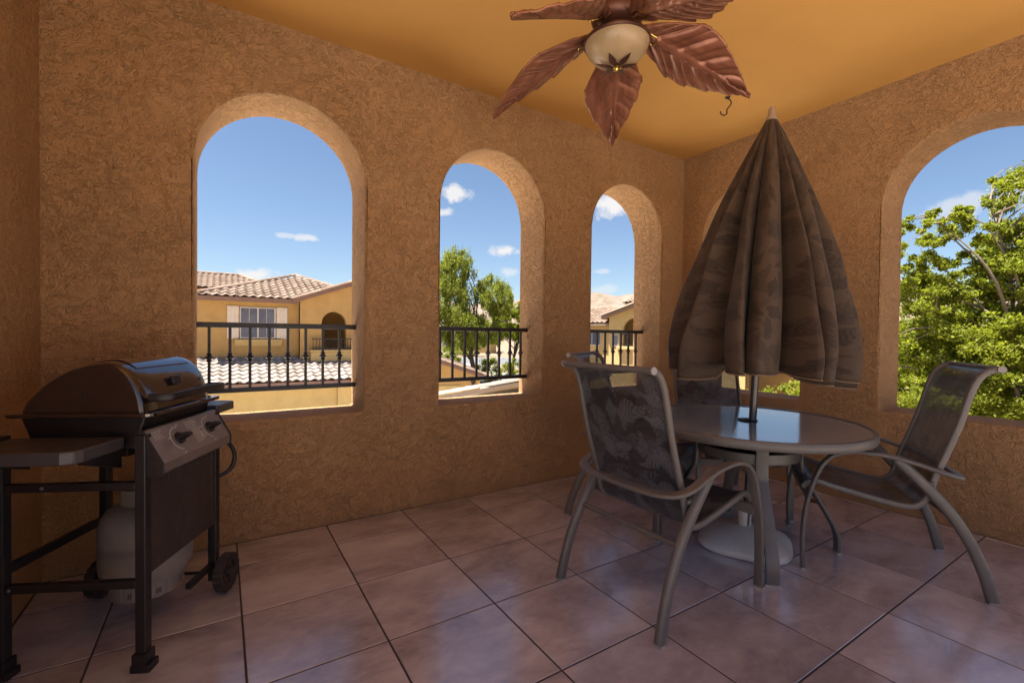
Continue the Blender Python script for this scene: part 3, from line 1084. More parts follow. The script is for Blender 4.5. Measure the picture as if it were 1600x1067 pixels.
# ------------------------------------------------------------------ gas grill  (local x = front, local y = width towards the far end)
g = empty('gas_grill', 'black gas barbecue grill on a wheeled cart with side shelves', 'grill', (-.295, -.165, 0), math.atan2(-.436, .90))
DN, WW = -.43, .45
for nm, x, y, z0 in (('leg', 0, 0, 0), ('leg', DN, 0, 0), ('leg', 0, WW, .06), ('leg', DN, WW, .06)):
    lg = B().box(x - .017, x + .017, y - .017, y + .017, z0 + .004, .800).build('leg', 'grill_black', g, bevel=.004)
    if z0 == 0:
        b = B().box(x - .024, x + .024, y - .024, y + .024, .012, .062)
        b.box(x - .028, x + .034, y - .026, y + .026, 0, .026)
        b.build('leg_foot', 'grill_black', lg, bevel=.003)
for z in (.628, .294):
    B().box(DN + .018, -.018, -.012, .012, z - .014, z + .014).build('cross_bar', 'grill_black', g, bevel=.003)
B().box(DN - .010, DN + .010, .018, WW - .018, .335, .367).build('rear_bar', 'grill_black', g, bevel=.003)
B().box(-.012, .010, .26, WW - .018, .125, .148).build('lower_rail', 'grill_black', g, bevel=.003)
B().tube([(DN - .03, WW + .028, .082), (.03, WW + .028, .082)], .007, 8).build('axle', 'grill_black', g, True)
for sx, x in ((1, .034), (-1, DN - .034)):
    w = B()
    Rw, hw = .081, .019
    K = 36
    ring = []
    for j in range(K):
        a = 2 * math.pi * j / K
        rr_ = Rw if j % 2 else Rw - .005
        ring.append((rr_ * math.cos(a), rr_ * math.sin(a)))
    V = [(-hw, p, q) for p, q in ring] + [(hw, p, q) for p, q in ring] + [(-hw * .7, p * .72, q * .72) for p, q in ring] + [(hw * .7, p * .72, q * .72) for p, q in ring]
    F = []
    for j in range(K):
        k = (j + 1) % K
        F += [(j, k, K + k, K + j), (j, 2 * K + j, 2 * K + k, k), (K + j, K + k, 3 * K + k, 3 * K + j)]
    w.add(V, F)
    wh = w.build('wheel', 'rubber', g, loc=(x + sx * .004, WW + .028, .082))
    fnx = lambda v: (v[2], v[0], v[1])
    B().lathe([(.0, -.016), (.058, -.012), (.058, .012), (.048, .016), (.045, .010), (.022, .010), (.020, .020), (.0, .021)], 24, fn=lambda v, s=sx: (v[2] * s, v[0], v[1])).build('wheel_hub', 'grill_black', wh, True)
# body
fb = B().prism([(-.36, .742), (-.05, .742), (-.012, .858), (-.405, .858)], .035, .445)
fb.build('firebox', 'grill_black', g, bevel=.006)
B().box(-.30, -.10, .08, .36, .705, .745).build('grease_tray', 'grill_black', g, bevel=.004)
fl_ = B()
outl = [(p, q) for p, q in rrect(.46, .475, .03, 4)]
fl_.prism(outl, .856, .870, lambda a, y, b_: (a - .208, b_ + .240, y))
fl_.build('lid_rim', 'enamel', g, bevel=.003)
# lid: end profile swept along the width with rounded shoulders
lp = catmull([(-.404, .870), (-.392, .898), (-.372, .925), (-.318, .977), (-.26, 1.013), (-.20, 1.034), (-.14, 1.043), (-.09, 1.038), (-.055, 1.015), (-.034, .975), (-.022, .925), (-.017, .870)], 4) if False else None
pts2 = [(-.404, .870), (-.392, .898), (-.372, .925), (-.318, .977), (-.26, 1.013), (-.20, 1.034), (-.14, 1.043), (-.105, 1.034), (-.075, 1.014), (-.050, .982), (-.032, .942), (-.022, .903), (-.017, .870)]
lp = [(p.x, p.y) for p in catmull([(a, b_, 0) for a, b_ in pts2], 4)]
V, F = [], []
cx_, cz_ = -.205, .905
steps = [(.030, .90), (.031, .945), (.036, .972), (.046, .990), (.062, 1.0), (.13, 1.0), (.24, 1.0), (.35, 1.0), (.418, 1.0), (.434, .990), (.444, .972), (.449, .945), (.450, .90)]
for y, k in steps:
    for a, z in lp:
        V.append((cx_ + (a - cx_) * k, y, .870 + (z - .870) * k))
n = len(lp)
for i in range(len(steps) - 1):
    for j in range(n - 1):
        F.append((i * n + j, i * n + j + 1, (i + 1) * n + j + 1, (i + 1) * n + j))
F.append(tuple(range(n)))
F.append(tuple(range((len(steps) - 1) * n, len(steps) * n))[::-1])
lid = B().add(V, F).build('lid', 'enamel', g, True)
tp = [(a, z + .0045) for a, z in lp if -.235 < a < -.075]
V, F = [], []
for y in (.085, .395):
    for a, z in tp:
        V.append((a, y, z))
    for a, z in tp:
        V.append((a, y, z - .010))
n = len(tp)
for j in range(n - 1):
    F += [(j, j + 1, 2 * n + j + 1, 2 * n + j)]
    F += [(j, n + j, n + j + 1, j + 1), (2 * n + j, 2 * n + j + 1, 3 * n + j + 1, 3 * n + j)]
F += [(0, 2 * n, 3 * n, n), (n - 1, 2 * n - 1, 4 * n - 1, 3 * n - 1)]
B().add(V, F).build('raised_panel', 'enamel', lid, True)
hp = catmull([(-.012, .05, .918), (.035, .055, .918), (.058, .085, .920), (.064, .24, .924), (.058, .395, .920), (.035, .425, .918), (-.012, .43, .918)], 4)
B().sweep(hp, rrect(.028, .016, .006, 2), (0, 0, 1)).build('lid_handle', 'grill_black', lid, True)
b = B().prism([(-.036, .980), (-.029, .980), (-.0205, .948), (-.0285, .948)], .205, .262)
b.build('badge', 'grill_black', lid, bevel=.002)
b = B().prism([(-.0283, .9755), (-.0278, .9755), (-.0208, .9515), (-.0213, .9515)], .2085, .2095)
b.prism([(-.0283, .9755), (-.0278, .9755), (-.0208, .9515), (-.0213, .9515)], .2575, .2585)
b.build('badge_border', 'steel', lid)
b = B().lathe([(.0, 0), (.007, .0), (.007, .004), (.0, .005)], 12, fn=lambda v: (v[0] - .20, .0305 - v[2], v[1] + .925))
b.build('lid_bolt', 'grill_black', lid, True)
# front sheet with pressed border
fs = B().box(-.004, .014, .019, WW - .019, .318, .690).build('front_sheet', 'grill_panel', g, bevel=.004)
b = B()
for (y0, y1, z0, z1) in ((.11, .40, .634, .638), (.11, .114, .60, .634), (.396, .40, .40, .634)):
    b.box(.0135, .0165, y0, y1, z0, z1)
b.build('pressed_line', 'grill_panel', fs, bevel=.001)
# control console
prf = [(-.012, .812), (.004, .812), (.066, .700), (.066, .668), (.058, .660), (-.012, .660)]
cp = B().prism(prf, -.004, .452).build('control_console', 'steel', g, bevel=.003)
for y in (-.0085, .4525):
    B().prism([(-.014, .816), (.006, .816), (.070, .702), (.070, .664), (.060, .656), (-.014, .656)], y, y + .0045).build('console_end', 'grill_black', cp, bevel=.002)
sl_d = Vector((.062, 0, -.112)).normalized()
nrm = Vector((.112, 0, .062)).normalized()


def on_panel(y, s, h=.0):
    p = Vector((.004, y, .812)) + sl_d * s + nrm * h
    return p


for ky in (.140, .345):
    kb = B()
    prf = [(.0, 0), (.023, .0), (.022, .008), (.012, .010), (.012, .02), (.0, .021)]

    def kfn(v, ky=ky):
        p = on_panel(ky, .064 + 0, v[2])
        return p + sl_d * v[0] + Vector((0, 1, 0)) * v[1]
    kb.lathe(prf, 20, fn=kfn)
    knob = kb.build('burner_knob', 'grill_black', g, True)
    gp = B()
    V = []
    for h in (.008, .040):
        for a, c_ in rrect(.044, .016 if h < .02 else .012, .005, 2):
            d1 = (sl_d * .25 + Vector((0, 1, 0)) * .97).normalized()
            d2 = nrm.cross(d1)
            V.append(on_panel(ky, .064, h) + d1 * a * (1 if h < .02 else .9) + d2 * c_)
    n = len(V) // 2
    gp.add(V, [(i, (i + 1) % n, n + (i + 1) % n, n + i) for i in range(n)] + [tuple(range(n))[::-1], tuple(range(n, 2 * n))])
    gp.build('knob_grip', 'grill_black', knob, bevel=.002)
    dp = B()
    arc = [on_panel(ky + .044 * math.cos(q), .064 + .044 * math.sin(q), .0008) for q in [R(100 + 190 * i / 24) for i in range(25)]]
    dp.sweep(arc, rrect(.003, .0008, .0003, 1), tuple(nrm.cross(Vector((0, 1, 0)))), True)
    for q in (100, 195, 290):
        c0 = on_panel(ky + .055 * math.cos(R(q)), .064 + .055 * math.sin(R(q)), .0012)
        for dy in (-.006, -.001, .004):
            e0 = c0 + Vector((0, dy, 0))
            dp.add([e0, e0 + Vector((0, .0035, 0)), e0 + Vector((0, .0035, 0)) + sl_d * .005, e0 + sl_d * .005], [(0, 1, 2, 3)])
    dp.build('dial_marking', 'print', cp)
b = B()
rr = random.Random(8)
for col0, ln, rows in ((.02, .05, 4), (.205, .075, 4), (.225, .06, 7), (.265, .04, 3)):
    for r_ in range(rows):
        y = col0
        s0 = .014 + r_ * .0085 + (.035 if col0 == .225 else 0) + (.055 if col0 == .265 else 0)
        while y < col0 + ln * rr.uniform(.75, 1):
            wv = rr.uniform(.004, .010)
            e0 = on_panel(y, s0, .0012)
            b.add([e0, e0 + Vector((0, wv, 0)), e0 + Vector((0, wv, 0)) + sl_d * .0032, e0 + sl_d * .0032], [(0, 1, 2, 3)])
            y += wv + .003
b.build('instruction_print', 'print', cp)
# shelves
out_near = [(-.40, .006), (-.062, .006), (-.062, -.165), (-.072, -.188), (-.098, -.203), (-.36, -.205), (-.39, -.195), (-.40, -.17)]
sh = B().prism(out_near, .752, .792, lambda a, y, b_: (a, b_, y)).build('side_shelf', 'grill_shelf', g, bevel=.005)
for x in (-.09, -.37):
    B().prism([(.016, .752), (-.15, .752), (-.13, .735), (.016, .685)], x - .012, x + .012, lambda a, y, b_: (y, a, b_)).build('shelf_bracket', 'grill_black', sh)
out_far = [(-.38, .46), (.005, .46), (.012, .47), (.012, .60), (.0, .618), (-.03, .625), (-.36, .625), (-.38, .61)]
B().prism(out_far, .790, .826, lambda a, y, b_: (a, b_, y)).build('side_shelf', 'grill_shelf', g, bevel=.004)
hose = catmull([(.02, .47, .655), (.035, .505, .650), (.05, .525, .60), (.045, .520, .545), (.02, .49, .515), (-.06, .45, .50), (-.14, .36, .50)], 5)
B().tube(hose, .0085, 10).build('gas_hose', 'grill_black', g, True)
for x, y, z in ((.018, .0, .70), (.018, .0, .735), (.018, WW, .70), (-.30, -.0125, .628), (DN + .03, -.0125, .294)):
    b = B().lathe([(.0, 0), (.006, 0), (.005, .003), (.0, .004)], 10, fn=lambda v, x=x, y=y, z=z: ((x + v[2], y + v[0], z + v[1]) if x > 0 else (x + v[0], y - v[2], z + v[1])))
    b.build('bolt', 'steel', g, True)

# propane tank hanging inside the cart
tk = empty('propane_tank', 'off-white propane cylinder inside the grill cart', 'gas tank', (-.325, .225, .105), 0)
B().lathe([(.0, .045), (.09, .047), (.135, .065), (.152, .10), (.155, .13), (.155, .27), (.150, .302), (.13, .335), (.09, .358), (.03, .365), (.0, .365)], 40).build('tank_body', 'tank', tk, True)
b = B()
K = 40
for j in range(K):
    a0, a1 = 2 * math.pi * j / K, 2 * math.pi * (j + 1) / K
    z1 = .022 if j % 5 == 2 else .0
    if j % 5 == 2:
        b.quad((.118 * math.cos(a0), .118 * math.sin(a0), 0), (.118 * math.cos(a1), .118 * math.sin(a1), 0), (.118 * math.cos(a1), .118 * math.sin(a1), .016), (.118 * math.cos(a0), .118 * math.sin(a0), .016))
        b.quad((.118 * math.cos(a0), .118 * math.sin(a0), .036), (.118 * math.cos(a1), .118 * math.sin(a1), .036), (.118 * math.cos(a1), .118 * math.sin(a1), .06), (.118 * math.cos(a0), .118 * math.sin(a0), .06))
    else:
        b.quad((.118 * math.cos(a0), .118 * math.sin(a0), 0), (.118 * math.cos(a1), .118 * math.sin(a1), 0), (.118 * math.cos(a1), .118 * math.sin(a1), .06), (.118 * math.cos(a0), .118 * math.sin(a0), .06))
fr = b.build('foot_ring', 'tank', tk)
so = fr.modifiers.new('t', 'SOLIDIFY')
so.thickness = .004
b = B().lathe([(.085, .345), (.088, .345), (.088, .42), (.085, .42), (.085, .345)], 28)
b.build('collar', 'tank', tk, True)
B().lathe([(.0, .36), (.02, .36), (.02, .39), (.012, .395), (.012, .41), (.0, .412)], 14).build('valve', 'brass', tk, True)


# ------------------------------------------------------------------ outside: ground
def disc(name, m, z, r0, r1, k=96, nr=6):
    V, F = [], []
    for i in range(nr + 1):
        r = r0 + (r1 - r0) * (i / nr) ** 2
        for j in range(k):
            a = 2 * math.pi * j / k
            V.append((r * math.cos(a), r * math.sin(a), z))
    for i in range(nr):
        for j in range(k):
            F.append((i * k + j, i * k + (j + 1) % k, (i + 1) * k + (j + 1) % k, (i + 1) * k + j))
    return place(name, mesh(name, V, F), m)


tag(disc('ground', 'soil', ZG, 0.5, 1800), 'dry tan desert ground around the houses', None, kind='structure')


def strip(name, label, m, pts, wid, z):
    P = catmull([(x, y, 0) for x, y in pts], 8)
    V, F = [], []
    for i, p in enumerate(P):
        d = (P[min(i + 1, len(P) - 1)] - P[max(0, i - 1)]).normalized()
        n_ = Vector((-d.y, d.x, 0))
        V += [(p.x + n_.x * wid / 2, p.y + n_.y * wid / 2, z), (p.x - n_.x * wid / 2, p.y - n_.y * wid / 2, z)]
    for i in range(len(P) - 1):
        F.append((2 * i, 2 * i + 1, 2 * i + 3, 2 * i + 2))
    return tag(place(name, mesh(name, V, F), m), label, None, kind='structure')


strip('road', 'grey asphalt street beyond the lawn', 'asphalt', [(-20, 84), (10, 74), (34, 62), (52, 44), (66, 20)], 17, ZG + .012)
strip('driveway', 'pale concrete driveway by the garage', 'concrete', [(10, 12), (16, 24), (22, 38), (30, 58)], 6, ZG + .008)
strip('lawn', 'green lawn strip around the weeping tree', 'lawn', [(10, 46), (17.5, 36), (24, 29), (34, 16)], 13, ZG + .004)
strip('pavement', 'concrete pavement along the street', 'concrete', [(-14, 71), (8, 63), (28, 52), (44, 35), (56, 14)], 1.6, ZG + .018)

# hills
V, F = [], []
K, NR = 240, 26
rr = random.Random(21)
ph = [rr.uniform(0, 6.28) for _ in range(14)]


def hill_h(a, r):
    # az from +X
    s = 0
    for i, (fq, am) in enumerate(((3, .35), (5, .25), (8, .2), (13, .14), (21, .09), (34, .06))):
        s += am * math.sin(fq * a + ph[i])
    base = 40 + 16 * s
    t_ = (r - 260) / 240
    prof_ = math.sin(min(1, max(0, t_)) * math.pi / 2) ** 1.4
    n_ = .08 * math.sin(r * .07 + 17 * a + ph[7]) + .05 * math.sin(r * .15 - 29 * a + ph[8]) + .04 * math.sin(r * .31 + 61 * a)
    return ZG - 1 + (base + 4) * prof_ * (1 + n_)


for i in range(NR + 1):
    r = 250 + 420 * i / NR
    for j in range(K):
        a = 2 * math.pi * j / K
        V.append((r * math.cos(a), r * math.sin(a), hill_h(a, r)))
for i in range(NR):
    for j in range(K):
        F.append((i * K + j, i * K + (j + 1) % K, (i + 1) * K + (j + 1) % K, (i + 1) * K + j))
tag(place('hills', mesh('hills', V, F, True), 'hill'), 'low rocky brown desert hills on the horizon', None, kind='structure')


# ------------------------------------------------------------------ roof tiles
def s_tile(w, L, seg=8):
    """one S-shaped tile: x across, y up the slope, z normal"""
    V, F = [], []
    for k, (y, lift) in enumerate(((0, .035), (L, .0))):
        for th in (0, .014):
            for i in range(seg + 1):
                x = w * i / seg
                z = .030 * math.cos(2 * math.pi * i / seg) + .03
                V.append((x, y, z + lift - th))
    n = seg + 1
    for i in range(seg):
        F += [(i, i + 1, 2 * n + i + 1, 2 * n + i), (n + i, n + i + 1, i + 1, i)]
    return mesh('roof_tile', V, F, True)


TW, TL = .29, .38


class RoofPlane:
    def __init__(s, o, xd, yd):
        s.o, s.x, s.y = Vector(o), Vector(xd).normalized(), Vector(yd)
        s.y = (s.y - s.x * s.y.dot(s.x)).normalized()
        s.n = s.x.cross(s.y)
        if s.n.z < 0:
            s.n = -s.n

    def pt(s, a, b, h=0):
        return s.o + s.x * a + s.y * b + s.n * h

    def mat(s, a, b):
        m_ = Matrix((s.x, s.y, s.n)).transposed().to_4x4()
        m_.translation = s.pt(a, b, .01)
        return m_


def poly_in(a, b, poly):
    ins = False
    n = len(poly)
    for i in range(n):
        (x0, y0), (x1, y1) = poly[i], poly[(i + 1) % n]
        if (y0 > b) != (y1 > b) and a < (x1 - x0) * (b - y0) / (y1 - y0) + x0:
            ins = not ins
    return ins


def tile_plane(plane, poly, m, parent, single, tm=None):
    """tiles over a polygon given in plane coords; single: each tile its own object, else one joined part"""
    amin, amax = min(p[0] for p in poly), max(p[0] for p in poly)
    bmin, bmax = min(p[1] for p in poly), max(p[1] for p in poly)
    tm = tm or s_tile(TW, TL + .05)
    if not tm.materials:
        tm.materials.append(M[m])
    joined = B()
    cnt = 0
    tv = [v.co.copy() for v in tm.vertices]
    tf = [tuple(p.vertices) for p in tm.polygons]
    rr2 = random.Random(int(amax * 100))
    b_ = bmin
    while b_ < bmax:
        a_ = amin
        while a_ < amax:
            if poly_in(a_ + TW / 2, b_ + TL * .5, poly):
                mt = plane.mat(a_ + rr2.uniform(-.006, .006), b_ + rr2.uniform(-.008, .008))
                if single and cnt < 300:
                    o_ = place('roof_tile', tm, None, parent)
                    o_.matrix_local = mt
                else:
                    joined.add([mt @ v for v in tv], tf)
                cnt += 1
            a_ += TW
        b_ += TL
    if joined.V:
        me = mesh('roof_tiles', joined.V, joined.F, True)
        o_ = place('roof_tiles', me, m, parent)
        o_['kind'] = 'stuff'


def cap_row(path, m, parent, r=.10, name='ridge_cap'):
    """half-round cap tiles along a line, joined as one part"""
    b_ = B()
    P = [Vector(p) for p in path]
    for i in range(len(P) - 1):
        d = P[i + 1] - P[i]
        L = d.length
        n_ = max(1, int(L / .36))
        d.normalize()
        sd = Vector((0, 0, 1)).cross(d).normalized()
        upv = d.cross(sd)
        for k in range(n_):
            q0 = P[i] + d * (L * k / n_ - .02)
            q1 = P[i] + d * (L * (k + 1) / n_ + .02)
            V, F = [], []
            for q, rad in ((q0, r), (q1, r * .86)):
                for j in range(7):
                    a = math.pi * j / 6
                    V.append(q + sd * math.cos(a) * rad + upv * math.sin(a) * rad)
            for j in range(6):
                F.append((j, j + 1, 8 + j, 7 + j))
            F.append(tuple(range(7)))
            b_.add(V, F)
    return b_.build(name, m, parent, True)


# ------------------------------------------------------------------ neighbour house (seen through the first arch)
h1 = empty('neighbour_house', 'two-storey tan stucco house with shuttered window seen past the grill', 'house', (0, 0, ZG))
dz = -ZG


def Z(z):
    return z + dz


def wall_with_hole(b_, x0, x1, z0, z1, y, thick, hole):
    """front wall in the XZ plane at y with one arched hole (xl, xr, zb, zs) ; zs spring"""
    xl, xr, zb, zs = hole
    N = 14
    r_ = (xr - xl) / 2
    cx = (xl + xr) / 2
    arc = [(cx - r_ * math.cos(math.pi * i / N), zs + r_ * math.sin(math.pi * i / N)) for i in range(N + 1)]
    for yy in (y, y + thick):
        b_.quad((x0, yy, z0), (xl, yy, z0), (xl, yy, z1), (x0, yy, z1))
        b_.quad((xr, yy, z0), (x1, yy, z0), (x1, yy, z1), (xr, yy, z1))
        b_.quad((xl, yy, z0), (xr, yy, z0), (xr, yy, zb), (xl, yy, zb))
        for i in range(N):
            b_.quad((arc[i][0], yy, arc[i][1]), (arc[i + 1][0], yy, arc[i + 1][1]), (arc[i + 1][0], yy, z1), (arc[i][0], yy, z1))
    full = [(xl, zb)] + arc + [(xr, zb)]
    for i in range(len(full)):
        a, c_ = full[i], full[(i + 1) % len(full)]
        b_.quad((a[0], y, a[1]), (c_[0], y, c_[1]), (c_[0], y + thick, c_[1]), (a[0], y + thick, a[1]))


FY1 = 18.0
wl1 = B().box(-7.0, 2.56, FY1, FY1 + 7.5, Z(-3.05), Z(2.42))
wl1.build('wall', 'house', h1)
# gable wing, 0.35 m in front
b = B()
wx0, wx1, wy = 2.56, 7.6, FY1 - .35
wall_with_hole(b, wx0, wx1, Z(-3.05), Z(2.38), wy, .3, (3.36, 4.33, Z(.47), Z(1.50)))
b.add([(wx0, wy, Z(2.38)), (wx1, wy, Z(2.38)), ((wx0 + wx1) / 2, wy, Z(3.26)), (wx0, wy + .3, Z(2.38)), (wx1, wy + .3, Z(2.38)), ((wx0 + wx1) / 2, wy + .3, Z(3.26))],
      [(0, 1, 2), (5, 4, 3), (0, 2, 5, 3), (1, 4, 5, 2)])
b.box(wx0, wx0 + .3, wy + .3, FY1 + 7, Z(-3.05), Z(2.38))
b.box(wx0 + .3, wx1, FY1 + 2.2, FY1 + 2.4, Z(-3.05), Z(2.38))
b.build('gable_wall', 'house', h1)
# porch ledge and its little railing
b = B().box(2.92, 6.4, wy - .35, wy - .002, Z(-.15), Z(.36))
b.build('porch_ledge', 'house2', h1, bevel=.02)
B().box(2.87, 6.45, wy - .40, wy - .002, Z(.363), Z(.44)).build('ledge_cap', 'house2', h1, bevel=.02)
prl = empty('porch_railing', None, None)
prl.parent = h1
for k in list(prl.keys()):
    del prl[k]
B().box(2.98, 5.4, wy - .24, wy - .20, Z(.86), Z(.90)).build('top_rail', 'iron', prl)
B().box(2.98, 5.4, wy - .24, wy - .20, Z(.48), Z(.51)).build('bottom_rail', 'iron', prl)
for i in range(20):
    B().box(3.0 + i * .12, 3.018 + i * .12, wy - .23, wy - .212, Z(.445), Z(.86)).build('baluster', 'iron', prl)
# window with shutters and a moulded sill
wn1 = B().box(.53, 1.73, FY1 - .05, FY1 - .002, Z(.88), Z(2.07))
win = wn1.build('window', 'frame_white', h1)
for i in range(2):
    for j in range(2):
        for k in range(2):
            x0 = .565 + i * .585 + k * .275
            z0 = .915 + j * .565
            B().box(x0, x0 + .258, FY1 - .056, FY1 - .0505, Z(z0), Z(z0 + .545)).build('pane', 'pane', win)
for x0, x1 in ((.115, .495), (1.765, 2.145)):
    s_ = B().box(x0, x1, FY1 - .045, FY1 - .002, Z(.87), Z(2.10)).build('shutter', 'shutter', h1, bevel=.008)
    for i in range(3):
        B().box(x0 + .02 + i * .117, x0 + .126 + i * .117, FY1 - .056, FY1 - .0455, Z(.90), Z(2.07)).build('plank', 'shutter', s_, bevel=.004)
b = B().prism([(0, .835), (-.16, .835), (-.16, .79), (-.11, .73), (-.06, .66), (-.04, .60), (0, .58)], .36, 1.95, lambda a, y, c_: (y, FY1 - .002 + a, Z(c_)))
b.build('window_sill', 'house2', h1)
# main hip roof
PK = Vector((2.88, 21.5, Z(3.74)))
e0, e1 = Vector((-.98, 17.45, Z(2.40))), Vector((6.7, 17.45, Z(2.36)))
e2, e3 = Vector((6.7, 25.5, Z(2.38))), Vector((-.98, 25.5, Z(2.38)))
mv, vv = Vector((2.55, 17.45, Z(2.385))), Vector((4.62, 19.64, Z(3.115)))
rf = B().add([e0, mv, vv, PK], [(0, 1, 2, 3)])
for a, c_ in ((vv, e2), (e2, e3), (e3, e0)):
    rf.add([a, c_, PK], [(0, 1, 2)])
rf.add([e0, mv, Vector((2.55, 25.5, Z(2.38))), e3], [(0, 1, 2, 3)])
roof = rf.build('roof', 'trim', h1)
pl = RoofPlane(e0, e1 - e0, PK - e0)
sl_len = (PK - e0).dot(pl.y)
apx = (PK - e0).dot(pl.x)
wid = (e1 - e0).length
tile_plane(pl, [(-.1, -.02), (3.5, -.02), (5.45, 2.15), (apx - .05, sl_len - .1)], 'rtile2', roof, True)
cap_row([e0 + Vector((0, 0, .04)), PK + Vector((0, 0, .04))], 'rtile2', roof)
cap_row([PK + Vector((0, 0, .03)), vv + Vector((0, 0, -.02))], 'rtile2', roof)
B().box(-1.0, 2.5, 17.40, 17.47, Z(2.24), Z(2.40)).build('fascia', 'trim', h1)
# gable rake of the wing: board and a row of edge tiles
gx, gz0, gz1 = (wx0 + wx1) / 2, 2.36, 3.27
b = B()
for sgn, xa in ((1, wx0 - .28), (-1, wx1 + .28)):
    zl = gz0 - .10
    b.add([(xa, wy - .30, Z(zl)), (gx, wy - .30, Z(gz1)), (gx, wy - .30, Z(gz1 + .17)), (xa, wy - .30, Z(zl + .17)),
           (xa, FY1 + 3.0, Z(zl)), (gx, FY1 + 3.0, Z(gz1)), (gx, FY1 + 3.0, Z(gz1 + .17)), (xa, FY1 + 3.0, Z(zl + .17))],
          [(0, 1, 2, 3), (4, 7, 6, 5), (3, 2, 6, 7), (0, 4, 5, 1), (0, 3, 7, 4), (1, 5, 6, 2)])
b.build('gable_roof', 'trim', h1)
cap_row([(wx0 - .30, wy - .26, Z(gz0 + .06)), (gx, wy - .26, Z(gz1 + .16))], 'rtile2', h1, .09, 'rake_cap')
# low front roof over the garage
le0, le1 = Vector((-7.0, 15.45, Z(-.60))), Vector((4.7, 15.45, Z(-.60)))
lt0 = Vector((-7.0, FY1 - .02, Z(.12)))
b = B().add([le0, le1, lt0 + Vector((11.7, 0, 0)), lt0, le0 + Vector((0, 0, -.1)), le1 + Vector((0, 0, -.1)), lt0 + Vector((11.7, 0, -.1)), lt0 + Vector((0, 0, -.1))],
            [(0, 1, 2, 3), (7, 6, 5, 4), (0, 4, 5, 1), (1, 5, 6, 2), (3, 2, 6, 7), (0, 3, 7, 4)])
lroof = b.build('lower_roof', 'trim', h1)
pl = RoofPlane(Vector((-1.3, 15.45, Z(-.60))), (1, 0, 0), lt0 - le0)
tile_plane(pl, [(-.02, -.02), (6.0, -.02), (6.0, 2.6), (-.02, 2.6)], 'rtile', lroof, True)
pl = RoofPlane(Vector((-6.9, 15.45, Z(-.60))), (1, 0, 0), lt0 - le0)
tile_plane(pl, [(-.02, -.02), (5.5, -.02), (5.5, 2.6), (-.02, 2.6)], 'rtile', lroof, False)
B().box(-7.0, 4.7, 15.36, 15.44, Z(-.84), Z(-.62)).build('lower_fascia', 'trim', h1)
B().box(-6.8, 4.5, 15.9, FY1 - .01, Z(-3.05), Z(-.72)).build('garage_wall', 'house2', h1)
B().box(3.62, 4.4, 15.78, 15.9, Z(-3.05), Z(-.86)).build('pilaster', 'house2', h1)

# second roof behind it
h2 = empty('rear_house', 'tiled roof of a second house rising behind the shuttered house', 'house', (0, 0, ZG))
B().box(-9.5, 1.3, 27.4, 35, Z(-3.05), Z(3.42)).build('wall', 'house', h2)
r2 = B()
E0, E1 = Vector((-10, 26.9, Z(3.42))), Vector((2.9, 26.9, Z(3.42)))
T0, T1 = Vector((-7, 29.6, Z(4.42))), Vector((.85, 29.6, Z(4.42)))
E2, E3 = Vector((2.9, 33, Z(3.42))), Vector((-10, 33, Z(3.42)))
r2.add([E0, E1, T1, T0], [(0, 1, 2, 3)]).add([E1, E2, T1], [(0, 1, 2)]).add([E2, E3, T0, T1], [(0, 1, 2, 3)]).add([E3, E0, T0], [(0, 1, 2)])
ro2 = r2.build('roof', 'trim', h2)
pl = RoofPlane(E0, E1 - E0, T0 - E0)
w2_, l2_ = (E1 - E0).length, (T0 - E0).dot(pl.y)
tile_plane(pl, [(-.05, -.02), (w2_, -.02), ((T1 - E0).dot(pl.x), l2_), ((T0 - E0).dot(pl.x), l2_)], 'rtile2', ro2, False)
cap_row([T0 + Vector((0, 0, .05)), T1 + Vector((0, 0, .05)), E1 + Vector((0, 0, .05))], 'rtile2', ro2)

# ------------------------------------------------------------------ garage (bottom of the middle arch): gable facing the patio
gd = Vector((.953, -.304, 0))
ga = math.atan2(gd.y, gd.x)
gr = empty('garage', 'low tan garage with tiled gable roof and garage door below the middle arch', 'garage', (9.69, 15.33, ZG), ga)
# local x to the right along the front, y away from us
b = B()
gw, gh, gp = 4.4, 2.42, 4.25
b.add([(-gw, 0, 0), (-.25, 0, 0), (-.25, 0, gh), (-gw / 2, 0, gh + .33 * (gw / 2 - .2)), (-gw, 0, gh)], [(0, 1, 2, 3, 4)])
b.box(-gw, -.25, .02, 7, 0, gh)
b.build('wall', 'house', gr)
b = B()
for s_, x0, x1 in ((1, -gw / 2, .05), (-1, -gw / 2, -gw - .25)):
    zt, zb_ = gh + .33 * (gw / 2 - .2) + .06, gh - .06
    b.add([(x0, -.35, zt), (x1, -.35, zb_), (x1, 7.3, zb_), (x0, 7.3, zt), (x0, -.35, zt - .14), (x1, -.35, zb_ - .14), (x1, 7.3, zb_ - .14), (x0, 7.3, zt - .14)],
          [(0, 1, 2, 3), (4, 7, 6, 5), (0, 4, 5, 1), (1, 5, 6, 2), (2, 6, 7, 3)])
gro = b.build('roof', 'trim', gr)
zt, zb_ = gh + .33 * (gw / 2 - .2) + .06, gh - .06
pl = RoofPlane((.05, -.30, zb_), (0, 1, 0), (-gw / 2 - .05, 0, zt - zb_))
tile_plane(pl, [(0, 0), (7.4, 0), (7.4, 2.3), (0, 2.3)], 'rtile2', gro, False)
cap_row([(.10, -.32, zb_ + .02), (-gw / 2, -.32, zt + .02)], 'rtile2', gro, .10, 'rake_cap')
dr_ = B().box(-3.7, -1.05, -.03, -.002, 0, 1.98).build('garage_door', 'house2', gr)
for i in range(4):
    B().box(-3.65, -1.10, -.045, -.031, .03 + i * .49, .50 + i * .49).build('panel', 'house2', dr_, bevel=.01)
b = B().box(-.62, -.50, -.10, -.002, 1.85, 2.12)
b.box(-.66, -.46, -.14, -.002, 2.12, 2.16)
